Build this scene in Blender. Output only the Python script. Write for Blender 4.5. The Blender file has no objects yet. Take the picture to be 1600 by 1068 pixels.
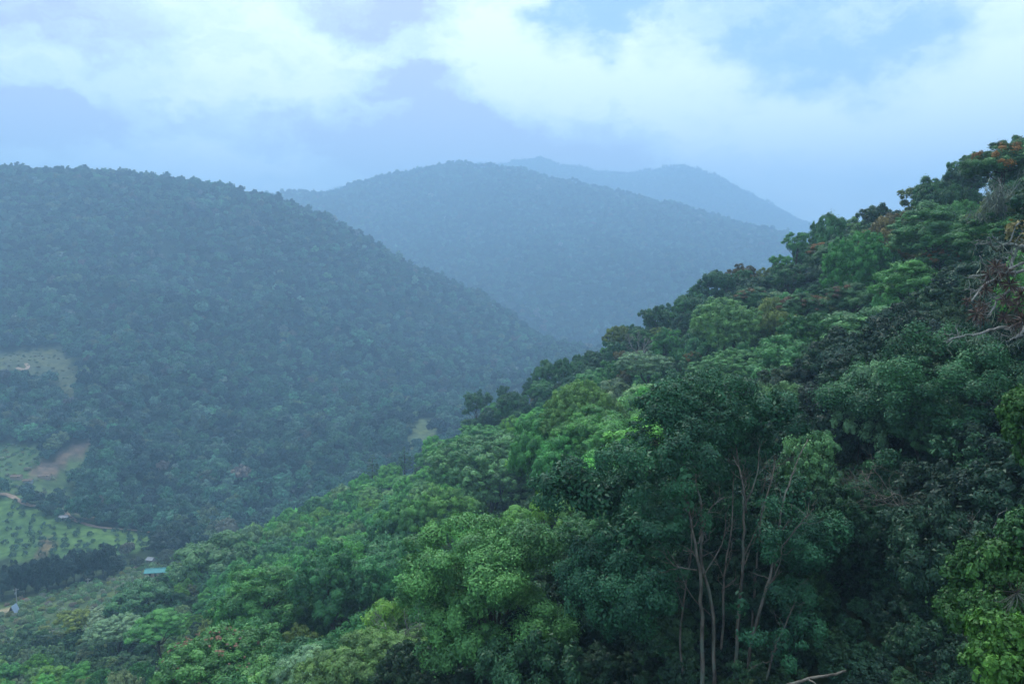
import bpy, math, time
import numpy as np
from mathutils import Vector, Matrix
T0 = time.time()
S = bpy.context.scene
COL = S.collection
pi = math.pi

# ------------------------------------------------------------------ camera
FPX, CU, CV = 1256.0, 800.0, 534.0          # focal length and centre in photo pixels (1600 x 1068)
PITCH = math.atan((CV - 400.0) / FPX)
cam_d = bpy.data.cameras.new('camera'); cam = bpy.data.objects.new('camera', cam_d); COL.objects.link(cam)
cam_d.sensor_width = 36.0; cam_d.lens = 36.0 * FPX / 1600.0
cam_d.clip_start = 0.5; cam_d.clip_end = 20000
cam.location = (0, 0, 0); cam.rotation_euler = (pi / 2 - PITCH, 0, 0)
S.camera = cam
_cp, _sp = math.cos(PITCH), math.sin(PITCH)
def at(u, v, d):
    """world point seen at photo pixel (u, v), d metres ahead"""
    cx, cy = (u - CU) / FPX, (CV - v) / FPX
    D = np.array([cx, _cp + cy * _sp, -_sp + cy * _cp])
    return D / D[1] * d
def pix(p):
    p = np.asarray(p, float)
    f = p[..., 1] * _cp - p[..., 2] * _sp
    up = p[..., 1] * _sp + p[..., 2] * _cp
    f = np.maximum(f, 1e-3)
    return CU + FPX * p[..., 0] / f, CV - FPX * up / f

# ------------------------------------------------------------------ sky, sun, exposure
SUN_EL, SUN_AZ = math.radians(56), math.radians(-20)      # azimuth from straight ahead (+Y), negative = left
W = bpy.data.worlds.new('World'); S.world = W; W.use_nodes = True
nt = W.node_tree; N = nt.nodes; L = nt.links; N.clear()
def nd(tree, t, **kw):
    n = tree.nodes.new(t)
    for k, v in kw.items(): setattr(n, k, v)
    return n
def lk(tree, a, b): tree.links.new(a, b)
def math_(tree, op, a, b=None, clamp=False):
    n = nd(tree, 'ShaderNodeMath', operation=op, use_clamp=clamp)
    for i, x in enumerate((a, b)):
        if x is None: continue
        if isinstance(x, (int, float)): n.inputs[i].default_value = x
        else: lk(tree, x, n.inputs[i])
    return n.outputs[0]
def vmath(tree, op, a, b=None):
    n = nd(tree, 'ShaderNodeVectorMath', operation=op)
    for i, x in enumerate((a, b)):
        if x is None: continue
        if isinstance(x, (tuple, list)): n.inputs[i].default_value = x
        else: lk(tree, x, n.inputs[i])
    return n.outputs['Value' if op in ('LENGTH', 'DOT_PRODUCT') else 'Vector']
def maprange(tree, x, a, b, c=0.0, d=1.0, smooth=True):
    n = nd(tree, 'ShaderNodeMapRange', interpolation_type='SMOOTHSTEP' if smooth else 'LINEAR')
    lk(tree, x, n.inputs[0])
    for i, v in enumerate((a, b, c, d)): n.inputs[i + 1].default_value = v
    return n.outputs[0]
def noise(tree, vec, scale, detail=4, rough=0.5, dist=0.0, color=False):
    n = nd(tree, 'ShaderNodeTexNoise'); lk(tree, vec, n.inputs['Vector'])
    n.inputs['Scale'].default_value = scale; n.inputs['Detail'].default_value = detail
    n.inputs['Roughness'].default_value = rough; n.inputs['Distortion'].default_value = dist
    return n.outputs[1 if color else 0]
def mixc(tree, f, a, b, blend='MIX'):
    n = nd(tree, 'ShaderNodeMix', data_type='RGBA', blend_type=blend)
    if isinstance(f, (int, float)): n.inputs[0].default_value = f
    else: lk(tree, f, n.inputs[0])
    for i, x in ((6, a), (7, b)):
        if isinstance(x, (tuple, list)): n.inputs[i].default_value = (*x, 1) if len(x) == 3 else x
        else: lk(tree, x, n.inputs[i])
    return n.outputs[2]

tc = nd(nt, 'ShaderNodeTexCoord'); DIR = tc.outputs['Generated']
sky = nd(nt, 'ShaderNodeTexSky', sky_type='NISHITA'); sky.sun_disc = False
sky.sun_elevation = SUN_EL; sky.sun_rotation = SUN_AZ
sky.altitude = 1500; sky.air_density = 1.0; sky.dust_density = 1.0; sky.ozone_density = 1.5
STR = 0.105
stretch = vmath(nt, 'MULTIPLY', DIR, (1.0, 1.0, 1.7))
warp = noise(nt, stretch, 4.5, 4, 0.6, 0.0, True)
wv = vmath(nt, 'MULTIPLY', vmath(nt, 'SUBTRACT', warp, (0.5, 0.5, 0.5)), (0.26, 0.26, 0.17))
DW = vmath(nt, 'ADD', DIR, wv)
warp2 = noise(nt, stretch, 15.0, 8, 0.72, 0.0, True)
wv2 = vmath(nt, 'MULTIPLY', vmath(nt, 'SUBTRACT', warp2, (0.5, 0.5, 0.5)), (0.13, 0.13, 0.085))
DW = vmath(nt, 'ADD', DW, wv2)
def blob(u, v, su, sv, lo=1.15, hi=0.2):
    d = at(u, v, 1.0); d = d / np.linalg.norm(d)
    q = vmath(nt, 'SUBTRACT', DW, tuple(d))
    q = vmath(nt, 'MULTIPLY', q, (FPX / su, 2.0, FPX / sv))
    return maprange(nt, vmath(nt, 'LENGTH', q), lo, hi)
n_big = noise(nt, vmath(nt, 'MULTIPLY', DW, (1.0, 1.0, 3.6)), 2.6, 7, 0.62)
n_fine = noise(nt, vmath(nt, 'MULTIPLY', DW, (1.0, 1.0, 2.6)), 11.0, 9, 0.68)
tone = math_(nt, 'ADD', math_(nt, 'MULTIPLY', n_big, 0.62), math_(nt, 'MULTIPLY', n_fine, 0.5))
tone = maprange(nt, tone, 0.30, 0.78)
def push(t, b, amount):      # positive amount brightens the cloud, negative greys it
    return math_(nt, 'ADD', t, math_(nt, 'MULTIPLY', b, amount))
for (u, v, su, sv, a) in ((430, 100, 420, 110, .30), (850, 90, 170, 150, .75), (1520, 90, 210, 190, .8), (1060, 115, 130, 80, .35),
                          (1180, 195, 330, 70, .45), (330, 240, 300, 50, .25),
                          (770, 225, 300, 110, -1.35), (600, 125, 95, 45, -.75), (540, 20, 140, 50, -.55), (40, 20, 230, 70, -.75),
                          (40, 205, 170, 45, -.9), (420, 195, 180, 45, -.4), (560, 270, 220, 45, -.4), (1400, 270, 330, 90, .28)):
    tone = push(tone, blob(u, v, su, sv), a)
tone = math_(nt, 'MAXIMUM', math_(nt, 'MINIMUM', tone, 1.0), 0.0)
cr = nd(nt, 'ShaderNodeValToRGB'); lk(nt, tone, cr.inputs[0])
el = cr.color_ramp.elements
el[0].position = 0; el[0].color = (4.5, 4.6, 6.3, 1); el[1].position = 1; el[1].color = (9.6, 10.5, 10.7, 1)
e = el.new(0.5); e.color = (6.7, 7.9, 9.1, 1)
hole = math_(nt, 'MAXIMUM', blob(1280, 55, 215, 105, 1.15, .42), blob(985, 20, 130, 65, 1.12, .4))
wisp = maprange(nt, noise(nt, vmath(nt, 'MULTIPLY', DW, (1.0, 1.0, 1.6)), 13.0, 8, 0.65), .40, .66)
hole = math_(nt, 'MULTIPLY', hole, math_(nt, 'SUBTRACT', 1.0, math_(nt, 'MULTIPLY', wisp, .38)))
gen_hole = maprange(nt, n_big, 0.66, 0.8)
hole = math_(nt, 'MAXIMUM', hole, math_(nt, 'MULTIPLY', gen_hole, 0.6))
skyb = vmath(nt, 'MULTIPLY', sky.outputs[0], (1.0, 1.0, 1.0))
clear = mixc(nt, 0.65, skyb, (2.6, 4.4, 9.0))       # blue air with thin cloud in front of it
SKYC = mixc(nt, math_(nt, 'MULTIPLY', hole, 0.95), cr.outputs[0], clear)
bg = nd(nt, 'ShaderNodeBackground'); bg.inputs[1].default_value = STR
lk(nt, SKYC, bg.inputs[0])
wo = nd(nt, 'ShaderNodeOutputWorld'); lk(nt, bg.outputs[0], wo.inputs[0])
W.cycles.sampling_method = 'MANUAL'; W.cycles.sample_map_resolution = 512

sun_d = bpy.data.lights.new('sun', 'SUN'); sun = bpy.data.objects.new('sun', sun_d); COL.objects.link(sun)
sun_d.energy = 1.5; sun_d.angle = math.radians(12); sun_d.color = (1.0, 0.97, 0.92)
sd = Vector((math.sin(SUN_AZ) * math.cos(SUN_EL), math.cos(SUN_AZ) * math.cos(SUN_EL), math.sin(SUN_EL)))
sun.rotation_euler = sd.to_track_quat('Z', 'Y').to_euler(); sun.location = sd * 500
vs = S.view_settings
S.display_settings.display_device = 'sRGB'
vs.view_transform = 'Standard'; vs.look = 'None'; vs.gamma = 1; vs.use_curve_mapping = False
vs.exposure = 0.72
cy = S.cycles
cy.max_bounces = 4; cy.diffuse_bounces = 1; cy.glossy_bounces = 1; cy.transmission_bounces = 2; cy.volume_bounces = 2
cy.transparent_max_bounces = 4; cy.caustics_reflective = False; cy.caustics_refractive = False
cy.use_denoising = True; cy.denoiser = 'OPENIMAGEDENOISE'; cy.denoising_input_passes = 'RGB_ALBEDO_NORMAL'; cy.denoising_prefilter = 'ACCURATE'
cy.use_adaptive_sampling = True; cy.adaptive_threshold = 0.015
cy.sample_clamp_indirect = 4.0

# ------------------------------------------------------------------ materials
def new_mat(name):
    m = bpy.data.materials.new(name); m.use_nodes = True; m.node_tree.nodes.clear()
    return m, m.node_tree
def finish(t, shader): lk(t, shader, nd(t, 'ShaderNodeOutputMaterial').inputs[0])
def principled(t, col, rough=0.6, spec=0.3):
    p = nd(t, 'ShaderNodeBsdfPrincipled')
    if isinstance(col, (tuple, list)): p.inputs['Base Color'].default_value = (*col, 1)
    else: lk(t, col, p.inputs['Base Color'])
    if isinstance(rough, (int, float)): p.inputs['Roughness'].default_value = rough
    else: lk(t, rough, p.inputs['Roughness'])
    p.inputs['Specular IOR Level'].default_value = spec
    return p
def leaf_mat(name, source, rough=0.48, spec=0.24, trans=0.11):
    """leaf: the tree's own tint, varied leaf clump by leaf clump (attribute cv)"""
    m, t = new_mat(name)
    if source == 'object':
        oi = nd(t, 'ShaderNodeObjectInfo'); tint = oi.outputs['Color']
    else:
        a = nd(t, 'ShaderNodeAttribute', attribute_type='INSTANCER', attribute_name='tint'); tint = a.outputs['Color']
    cvn = nd(t, 'ShaderNodeAttribute', attribute_type='GEOMETRY', attribute_name='cv')
    k = nd(t, 'ShaderNodeValToRGB'); lk(t, cvn.outputs['Fac'], k.inputs[0])
    e = k.color_ramp.elements
    e[0].position = 0; e[0].color = (.52, .56, .62, 1); e[1].position = 1; e[1].color = (1.75, 1.6, 1.35, 1)
    x = e.new(.5); x.color = (1, 1, 1, 1)
    c = mixc(t, 1.0, tint, k.outputs[0], 'MULTIPLY')
    p = principled(t, c, rough, spec)
    tr = nd(t, 'ShaderNodeBsdfTranslucent')
    lk(t, mixc(t, 1.0, c, (1.25, 1.3, .7), 'MULTIPLY'), tr.inputs[0])
    mx = nd(t, 'ShaderNodeMixShader'); mx.inputs[0].default_value = trans
    lk(t, p.outputs[0], mx.inputs[1]); lk(t, tr.outputs[0], mx.inputs[2])
    finish(t, mx.outputs[0]); return m
M_LEAF = leaf_mat('leaf', 'object')
M_LEAF_I = leaf_mat('leaf_of_forest', 'instancer')
def bark_mat(name, ca, cb, scale=3.0):
    m, t = new_mat(name)
    g = nd(t, 'ShaderNodeTexCoord')
    st = vmath(t, 'MULTIPLY', g.outputs['Object'], (1, 1, .35))
    n1 = noise(t, st, scale, 6, .65); n2 = noise(t, g.outputs['Object'], scale * .35, 3, .5)
    c = mixc(t, maprange(t, n1, .35, .65), ca, cb)
    c = mixc(t, maprange(t, n2, .5, .68), c, (.15, .18, .14))
    p = principled(t, c, .85, .15)
    b = nd(t, 'ShaderNodeBump'); b.inputs['Strength'].default_value = .6; b.inputs['Distance'].default_value = .05
    lk(t, n1, b.inputs['Height']); lk(t, b.outputs[0], p.inputs['Normal'])
    finish(t, p.outputs[0]); return m
M_BARK = bark_mat('bark', (.09, .075, .055), (.045, .04, .032))
M_BARK_PALE = bark_mat('bark_pale', (.23, .205, .165), (.08, .07, .058))
M_BARK_GREY = bark_mat('bark_grey', (.36, .355, .33), (.17, .165, .15))
def plain(name, ca, cb, scale=2.0, rough=.75, spec=.2):
    m, t = new_mat(name)
    g = nd(t, 'ShaderNodeTexCoord'); n1 = noise(t, g.outputs['Object'], scale, 5, .6)
    p = principled(t, mixc(t, maprange(t, n1, .35, .65), ca, cb), rough, spec)
    finish(t, p.outputs[0]); return m
M_SOIL = plain('dirt_track_soil', (.42, .31, .23), (.30, .22, .16), .6, .95, .05)
M_TEAL = plain('teal_roof_sheet', (.04, .25, .25), (.055, .30, .29), 1.2, .45, .4)
M_WHITE = plain('white_plaster', (.34, .36, .37), (.26, .28, .29), 1.5, .8)
M_TAN = plain('tan_plaster', (.40, .33, .24), (.32, .26, .19), 1.5, .85)
M_ROOFB = plain('rusty_brown_sheet', (.24, .17, .12), (.16, .12, .09), 1.0, .7)
M_ROOFG = plain('grey_zinc_sheet', (.33, .34, .36), (.25, .26, .28), 1.0, .5, .4)
M_DARK = plain('dark_opening', (.02, .022, .025), (.03, .03, .03), 1.0, .5)
M_POST = plain('weathered_pole', (.42, .42, .40), (.32, .32, .30), 1.0, .8)
M_NET = plain('pale_blue_netting', (.34, .45, .56), (.28, .38, .50), 3.0, .7)

# ------------------------------------------------------------------ terrain heights
def tps(P, z):
    P = np.asarray(P, float); n = len(P)
    def K(A, B):
        r2 = ((A[:, None, :] - B[None]) ** 2).sum(-1)
        return 0.5 * r2 * np.log(r2 + 1e-9)
    s = P.std(); c = P.mean(0); Q = (P - c) / s
    A = np.zeros((n + 3, n + 3)); A[:n, :n] = K(Q, Q) + np.eye(n) * 2e-4
    A[:n, n] = 1; A[:n, n + 1:] = Q; A[n, :n] = 1; A[n + 1:, :n] = Q.T
    w = np.linalg.solve(A, np.concatenate([z, [0, 0, 0]]))
    def f(x, y):
        sh = np.shape(x); R = (np.stack([np.ravel(x), np.ravel(y)], 1) - c) / s
        out = np.empty(len(R))
        for i in range(0, len(R), 20000):
            B = R[i:i + 20000]
            out[i:i + 20000] = K(B, Q) @ w[:n] + w[n] + B @ w[n + 1:]
        return out.reshape(sh)
    return f
rs = np.random.RandomState(11)
_ph = rs.rand(40, 2) * 2 * pi; _an = rs.rand(40) * 2 * pi
def wob(x, y, wl, seed=0, n=5):
    """smooth wavy noise about -1..1 of wavelength wl"""
    o = 0
    for i in range(n):
        k = (i + seed * 5) % 40; a = _an[k]; w = wl * (0.7 + 0.25 * i)
        o = o + np.sin((x * math.cos(a) + y * math.sin(a)) * 2 * pi / w + _ph[k, 0]) * np.sin((-x * math.sin(a) + y * math.cos(a)) * 2 * pi / (w * 1.3) + _ph[k, 1])
    return o / math.sqrt(n) * .8
# near spur: (u, v of the tree tops, distance, tree height)
ridge = [(1760, 130, 122), (1600, 205, 138), (1450, 255, 152), (1350, 315, 168), (1240, 355, 190), (1130, 405, 208), (1060, 460, 225), (950, 520, 245),
         (830, 600, 270), (740, 645, 292), (670, 703, 315), (580, 759, 345), (500, 805, 358), (440, 828, 368), (350, 850, 372), (270, 868, 372)]
inner = [(1500, 380, 115, 11), (1300, 420, 158, 11), (1300, 520, 122, 11), (1140, 520, 160, 11), (1140, 465, 190, 11), (1000, 600, 180, 10),
         (950, 655, 158, 10), (850, 700, 175, 10), (770, 735, 200, 10), (700, 790, 188, 10), (600, 790, 255, 9), (600, 855, 175, 10), (500, 855, 225, 10),
         (400, 890, 230, 9), (300, 905, 245, 9), (300, 965, 185, 9), (450, 935, 132, 11), (600, 935, 108, 12), (700, 910, 100, 12), (550, 1068, 78, 9),
         (420, 1065, 92, 10), (330, 1035, 104, 10), (200, 1000, 165, 8), (100, 1000, 195, 6), (50, 1060, 150, 8), (200, 1060, 128, 9)]
P, Z = [], []
for (u, v, d) in ridge:
    p = at(u, v, d); P.append(p[:2]); Z.append(p[2] - (14 if u > 1300 else 13))
for (u, v, d, h) in inner:
    p = at(u, v, d); P.append(p[:2]); Z.append(p[2] - h)
R3 = [at(*r) for r in ridge]
for i in range(0, len(R3)):
    a = R3[max(i - 1, 0)]; b = R3[min(i + 1, len(R3) - 1)]
    t = (b - a)[:2]; t /= np.linalg.norm(t); nrm = np.array([t[1], -t[0]])
    if nrm[1] < 0: nrm = -nrm
    for off, dz in ((28, 9), (75, 45), (150, 105), (240, 160)):
        if i % 2 and off > 28: continue
        P.append(R3[i][:2] + nrm * off); Z.append(R3[i][2] - 13 - dz)
for (x, y, z) in ((9, 42, -25), (-14, 46, -37), (26, 46, -18), (0, 14, -30), (-22, 20, -42), (26, 10, -15), (0, -30, -30), (50, -20, 0), (-60, 0, -64),
                  (45, 60, -5), (70, 40, 12), (-50, 50, -58), (-110, 60, -92), (15, 75, -26), (30, 90, -18), (5, 110, -36), (90, 100, 14), (120, 60, 38), (-180, 120, -118),
                  (-230, 250, -140), (-250, 330, -145), (-120, -60, -90), (150, 0, 55)):
    P.append((x, y)); Z.append(z)
f_near = tps(P, np.array(Z))
# valley, wooded mountain, two ridges behind it
far = [(-200, 1000, 300, 0), (0, 962, 292, 0), (100, 935, 318, 0), (240, 905, 338, 0), (0, 885, 385, 0), (120, 890, 378, 0), (240, 880, 375, 0), (0, 835, 428, 0), (150, 838, 428, 0), (250, 838, 440, 0),
       (40, 784, 470, 0), (110, 805, 455, 0), (0, 772, 480, 0), (30, 748, 505, 0), (150, 770, 505, 8), (0, 735, 520, 0), (60, 690, 560, 5), (150, 690, 565, 0), (0, 640, 625, 6), (60, 605, 665, 0),
       (120, 585, 680, 0), (0, 548, 720, 0), (-200, 800, 480, 0), (-250, 600, 650, 5),
       (300, 808, 480, 10), (400, 800, 500, 10), (500, 765, 540, 10), (600, 705, 610, 10), (650, 680, 640, 0), (740, 640, 740, 10), (830, 595, 880, 10), (900, 575, 1010, 10),
       (-400, 250, 1150, 12), (-200, 256, 1150, 12), (0, 264, 1150, 12), (110, 266, 1160, 12), (210, 274, 1180, 12), (340, 292, 1200, 12), (430, 305, 1230, 12), (520, 343, 1250, 12), (650, 412, 1290, 12), (760, 466, 1320, 12),
       (850, 536, 1350, 12), (950, 580, 1400, 12), (0, 400, 940, 10), (200, 400, 960, 10), (400, 410, 1040, 10), (0, 480, 800, 10), (200, 550, 740, 10), (400, 550, 800, 10), (600, 550, 930, 10),
       (520, 450, 1060, 10), (700, 560, 1040, 10), (400, 690, 610, 10), (250, 690, 610, 10), (550, 640, 730, 10), (700, 620, 830, 10), (-200, 450, 850, 10),
       # second mountain
       (200, 345, 2400, 12), (330, 322, 2350, 12), (430, 304, 2300, 12), (490, 300, 2280, 12), (545, 295, 2250, 12), (580, 280, 2230, 12), (650, 267, 2200, 12), (720, 255, 2220, 12), (780, 262, 2180, 12), (850, 277, 2150, 12), (950, 301, 2100, 12),
       (1050, 323, 2050, 12), (1180, 358, 2000, 12), (1300, 392, 1950, 12), (1450, 430, 1900, 12), (500, 420, 1800, 10), (650, 470, 1650, 10), (760, 400, 1780, 10), (900, 412, 1690, 10), (1060, 434, 1640, 10),
       (1220, 470, 1600, 10), (800, 510, 1560, 10), (950, 530, 1540, 10), (1100, 520, 1500, 10), (620, 350, 1980, 10), (820, 335, 1950, 10), (1000, 375, 1860, 10),
       # far ridge
       (560, 290, 3250, 10), (700, 265, 3250, 10), (790, 257, 3220, 10), (840, 250, 3200, 10), (900, 263, 3200, 10), (990, 273, 3250, 10), (1050, 260, 3200, 10), (1100, 270, 3200, 10), (1180, 312, 3150, 10), (1240, 346, 3120, 10),
       (1350, 402, 3100, 10), (1500, 440, 3100, 10), (800, 330, 2900, 10), (1050, 340, 2880, 10), (1250, 400, 2850, 10)]
P, Z = [], []
def deeper(d): return d if d < 1480 else 1480 + (d - 1480) * 1.6
for (u, v, d, h) in far:
    p = at(u, v, deeper(d)); P.append(p[:2]); Z.append(p[2] - h)
for (u, d, z) in ((-300, 1500, 60), (0, 1500, 40), (250, 1550, 20), (450, 1580, -20), (640, 1500, -160), (500, 2700, 80), (720, 2600, 120), (900, 2500, 90), (1100, 2450, 40), (1300, 2400, -20), (800, 4000, 150), (1200, 4000, 50),
                  (400, 4000, 100), (100, 3200, 100), (1800, 2000, -100), (1800, 3200, -60), (-200, 2400, 60), (1200, 900, -180), (1500, 600, -170), (1100, 500, -175), (900, 450, -172), (1700, 1300, -160), (1000, 1200, -170), (850, 700, -172), (700, 520, -166), (560, 440, -163), (450, 430, -160)):
    p = at(u, 400, deeper(d)); P.append(p[:2]); Z.append(z)
for (x, y, z) in ((-300, 100, -145), (-300, -200, -150), (300, -300, -150), (-700, 0, -80), (-900, 500, 60), (600, 0, -150), (600, 400, -160), (1500, 0, -100), (-1500, 0, 50), (0, -1500, -100), (0, 100, -165), (0, 300, -168)):
    P.append((x, y)); Z.append(z)
f_far = tps(P, np.array(Z))
def terrain(x, y):
    x = np.asarray(x, float); y = np.asarray(y, float); r = np.hypot(x, y)
    a = f_near(x, y)
    out = np.clip((r - 420) / 160, 0, 1); a = np.where(out > 0, a - out ** 2 * 400, a)
    a = a + 1.2 * wob(x, y, 46, 1)
    b = np.clip(f_far(x, y), -230, 620)
    k = np.clip((r - 480) / 500, 0, 1)
    b = b + k * ((26 * (.45 - np.abs(wob(x, y, 380, 2))) + 9 * wob(x, y, 130, 3)) * (1 - .6 * np.clip((r - 1050) / 250, 0, 1) * np.clip((1500 - r) / 60, 0, 1)))
    s = 10.0
    h = np.clip(.5 + .5 * (a - b) / s, 0, 1)
    z = b * (1 - h) + a * h + s * h * (1 - h)
    back = np.clip((-y - 30) / 200, 0, 1)                       # behind the camera: ease to a gentle slope
    z = z * (1 - back) + back * np.clip(z, -160, 60)
    edge = np.clip((r - 4700) / 700, 0, 1)
    return z * (1 - edge) + edge * np.minimum(z, 150 - 200 * edge)
ANG = np.concatenate([np.radians(np.linspace(-62, 62, 480)), np.radians(np.linspace(62, 298, 60))[1:-1]])
RAD = np.exp(np.linspace(math.log(3.0), math.log(5700.0), 400))
GA, GR = np.meshgrid(ANG, RAD)
GX, GY = np.sin(GA) * GR, np.cos(GA) * GR
GZ = terrain(GX, GY)
NA, NR = len(ANG), len(RAD)
def gz(x, y):
    """height of the ground mesh at x, y (bilinear on its own grid)"""
    x = np.asarray(x, float); y = np.asarray(y, float)
    a = np.arctan2(x, y); a = np.where(a < ANG[0], a + 2 * pi, a)
    r = np.clip(np.hypot(x, y), RAD[0], RAD[-1] * .999)
    i = np.clip(np.searchsorted(ANG, a) - 1, 0, NA - 2); j = np.clip(np.searchsorted(RAD, r) - 1, 0, NR - 2)
    fa = np.clip((a - ANG[i]) / (ANG[i + 1] - ANG[i]), 0, 1); fr = (r - RAD[j]) / (RAD[j + 1] - RAD[j])
    return (GZ[j, i] * (1 - fa) + GZ[j, i + 1] * fa) * (1 - fr) + (GZ[j + 1, i] * (1 - fa) + GZ[j + 1, i + 1] * fa) * fr
_ds = np.exp(np.linspace(math.log(230), math.log(1500), 900))
def on_ground(u, v):
    """where the sight line of a photo pixel meets the valley ground"""
    D = at(u, v, 1.0)
    z = D[2] * _ds; g = gz(D[0] * _ds, _ds)
    k = np.nonzero(z < g)[0]
    k = k[0] if len(k) else len(_ds) - 1
    return np.array([D[0] * _ds[k], _ds[k], g[k]])
def poly_world(pts): return np.array([on_ground(u, v)[:2] for u, v in pts])
def inside(poly, x, y):
    x = np.asarray(x); y = np.asarray(y); c = np.zeros(x.shape, bool); n = len(poly)
    for i in range(n):
        x1, y1 = poly[i]; x2, y2 = poly[i - 1]
        hit = ((y1 > y) != (y2 > y)) & (x < (x2 - x1) * (y - y1) / (y2 - y1 + 1e-12) + x1)
        c ^= hit
    return c
# land cover of the valley
F_ORCH = poly_world([(-120, 770), (0, 776), (45, 788), (110, 812), (160, 826), (235, 836), (255, 848), (215, 866), (150, 872), (60, 872), (-120, 880)])
F_UP = poly_world([(-120, 540), (100, 543), (108, 566), (130, 585), (122, 612), (112, 634), (96, 620), (84, 604), (50, 590), (-120, 588)])
F_STRIP = poly_world([(15, 752), (60, 728), (110, 700), (152, 684), (146, 708), (124, 745), (136, 790), (150, 815), (110, 804), (60, 790), (0, 770)])
F_BROWN = poly_world([(30, 746), (80, 716), (152, 684), (148, 700), (100, 728), (70, 746)])
F_SCRUB = poly_world([(-120, 965), (0, 945), (60, 928), (180, 900), (215, 878), (262, 866), (275, 905), (225, 935), (190, 985), (90, 1000), (-120, 1020)])
F_CLEAR = poly_world([(640, 672), (655, 652), (690, 655), (680, 700), (630, 712)])
F_BARE = poly_world([(-30, 956), (24, 945), (22, 960), (-30, 966)])
F_LEFT = poly_world([(-120, 705), (20, 692), (62, 700), (74, 718), (40, 738), (16, 752), (0, 768), (-120, 770)])
F_TAN = poly_world([(52, 872), (60, 850), (72, 838), (84, 842), (80, 858), (72, 874)])
F_BARE2 = poly_world([(120, 800), (140, 778), (160, 788), (155, 812)])
F_OPEN = [F_LEFT, F_ORCH, F_UP, F_STRIP, F_SCRUB, F_CLEAR, F_BARE, F_BARE2]

# ------------------------------------------------------------------ ground sheet
def mesh_np(name, V, F, mat, smooth=False):
    me = bpy.data.meshes.new(name); V = np.asarray(V, np.float32); F = np.asarray(F, np.int32); k = F.shape[1]
    me.vertices.add(len(V)); me.vertices.foreach_set('co', V.ravel())
    me.loops.add(F.size); me.loops.foreach_set('vertex_index', F.ravel())
    me.polygons.add(len(F)); me.polygons.foreach_set('loop_start', np.arange(0, F.size, k, dtype=np.int32))
    me.polygons.foreach_set('loop_total', np.full(len(F), k, np.int32))
    if smooth: me.polygons.foreach_set('use_smooth', np.ones(len(F), bool))
    me.update(); me.validate()
    if mat: me.materials.append(mat)
    return me
def obj(name, me, parent=None, **props):
    o = bpy.data.objects.new(name, me); COL.objects.link(o)
    if parent is not None: o.parent = parent
    for k, v in props.items(): o[k] = v
    return o
def empty(name, loc, label=None, cat=None, group=None):
    o = bpy.data.objects.new(name, None); COL.objects.link(o); o.location = loc; o.empty_display_size = .5
    if label: o['label'] = label
    if cat: o['category'] = cat
    if group: o['group'] = group
    return o
idx = np.arange(NR * NA).reshape(NR, NA)
nx = np.roll(idx, -1, axis=1)
Fq = np.stack([idx[:-1], idx[1:], nx[1:], nx[:-1]], -1).reshape(-1, 4)
V = np.stack([GX, GY, GZ], -1).reshape(-1, 3)
V = np.vstack([V, [[0, 0, GZ[0].mean()]]])
m, t = new_mat('ground_cover')
at_ = nd(t, 'ShaderNodeAttribute', attribute_name='cover'); g = nd(t, 'ShaderNodeNewGeometry')
n1 = noise(t, g.outputs['Position'], .18, 6, .65); n2 = noise(t, g.outputs['Position'], .035, 4, .6); n3 = noise(t, g.outputs['Position'], .9, 4, .7)
c = mixc(t, 1.0, at_.outputs['Color'], mixc(t, maprange(t, n1, .3, .7), (.55, .62, .6), (1.45, 1.35, 1.2)), 'MULTIPLY')
c = mixc(t, 1.0, c, mixc(t, maprange(t, n2, .3, .7), (.8, .85, .9), (1.2, 1.15, 1.0)), 'MULTIPLY')
c = mixc(t, maprange(t, n3, .62, .75, 0, .4), c, (.07, .055, .035))
p = principled(t, c, .95, .08)
b = nd(t, 'ShaderNodeBump'); b.inputs['Strength'].default_value = .5; b.inputs['Distance'].default_value = .6
lk(t, n1, b.inputs['Height']); lk(t, b.outputs[0], p.inputs['Normal']); finish(t, p.outputs[0]); M_GROUND = m
me = mesh_np('ground', V, Fq, M_GROUND, True)
cover = np.tile(np.array([.030, .050, .026, 1.0]), (len(V), 1))
vx, vy = V[:, 0], V[:, 1]
for poly, c in ((F_LEFT, (.070, .125, .055)), (F_ORCH, (.085, .165, .055)), (F_UP, (.095, .110, .060)), (F_STRIP, (.075, .125, .055)), (F_BROWN, (.15, .115, .095)), (F_SCRUB, (.075, .115, .055)),
                (F_TAN, (.17, .14, .085)), (F_CLEAR, (.11, .15, .075)), (F_BARE, (.38, .30, .21)), (F_BARE2, (.15, .12, .085))):
    cover[inside(poly, vx + 3.5 * wob(vx, vy, 31, 4), vy + 5 * wob(vx, vy, 23, 5)), :3] = c
ca = me.attributes.new('cover', 'FLOAT_COLOR', 'POINT'); ca.data.foreach_set('color', cover.astype(np.float32).ravel())
obj('ground', me, kind='structure')

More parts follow.
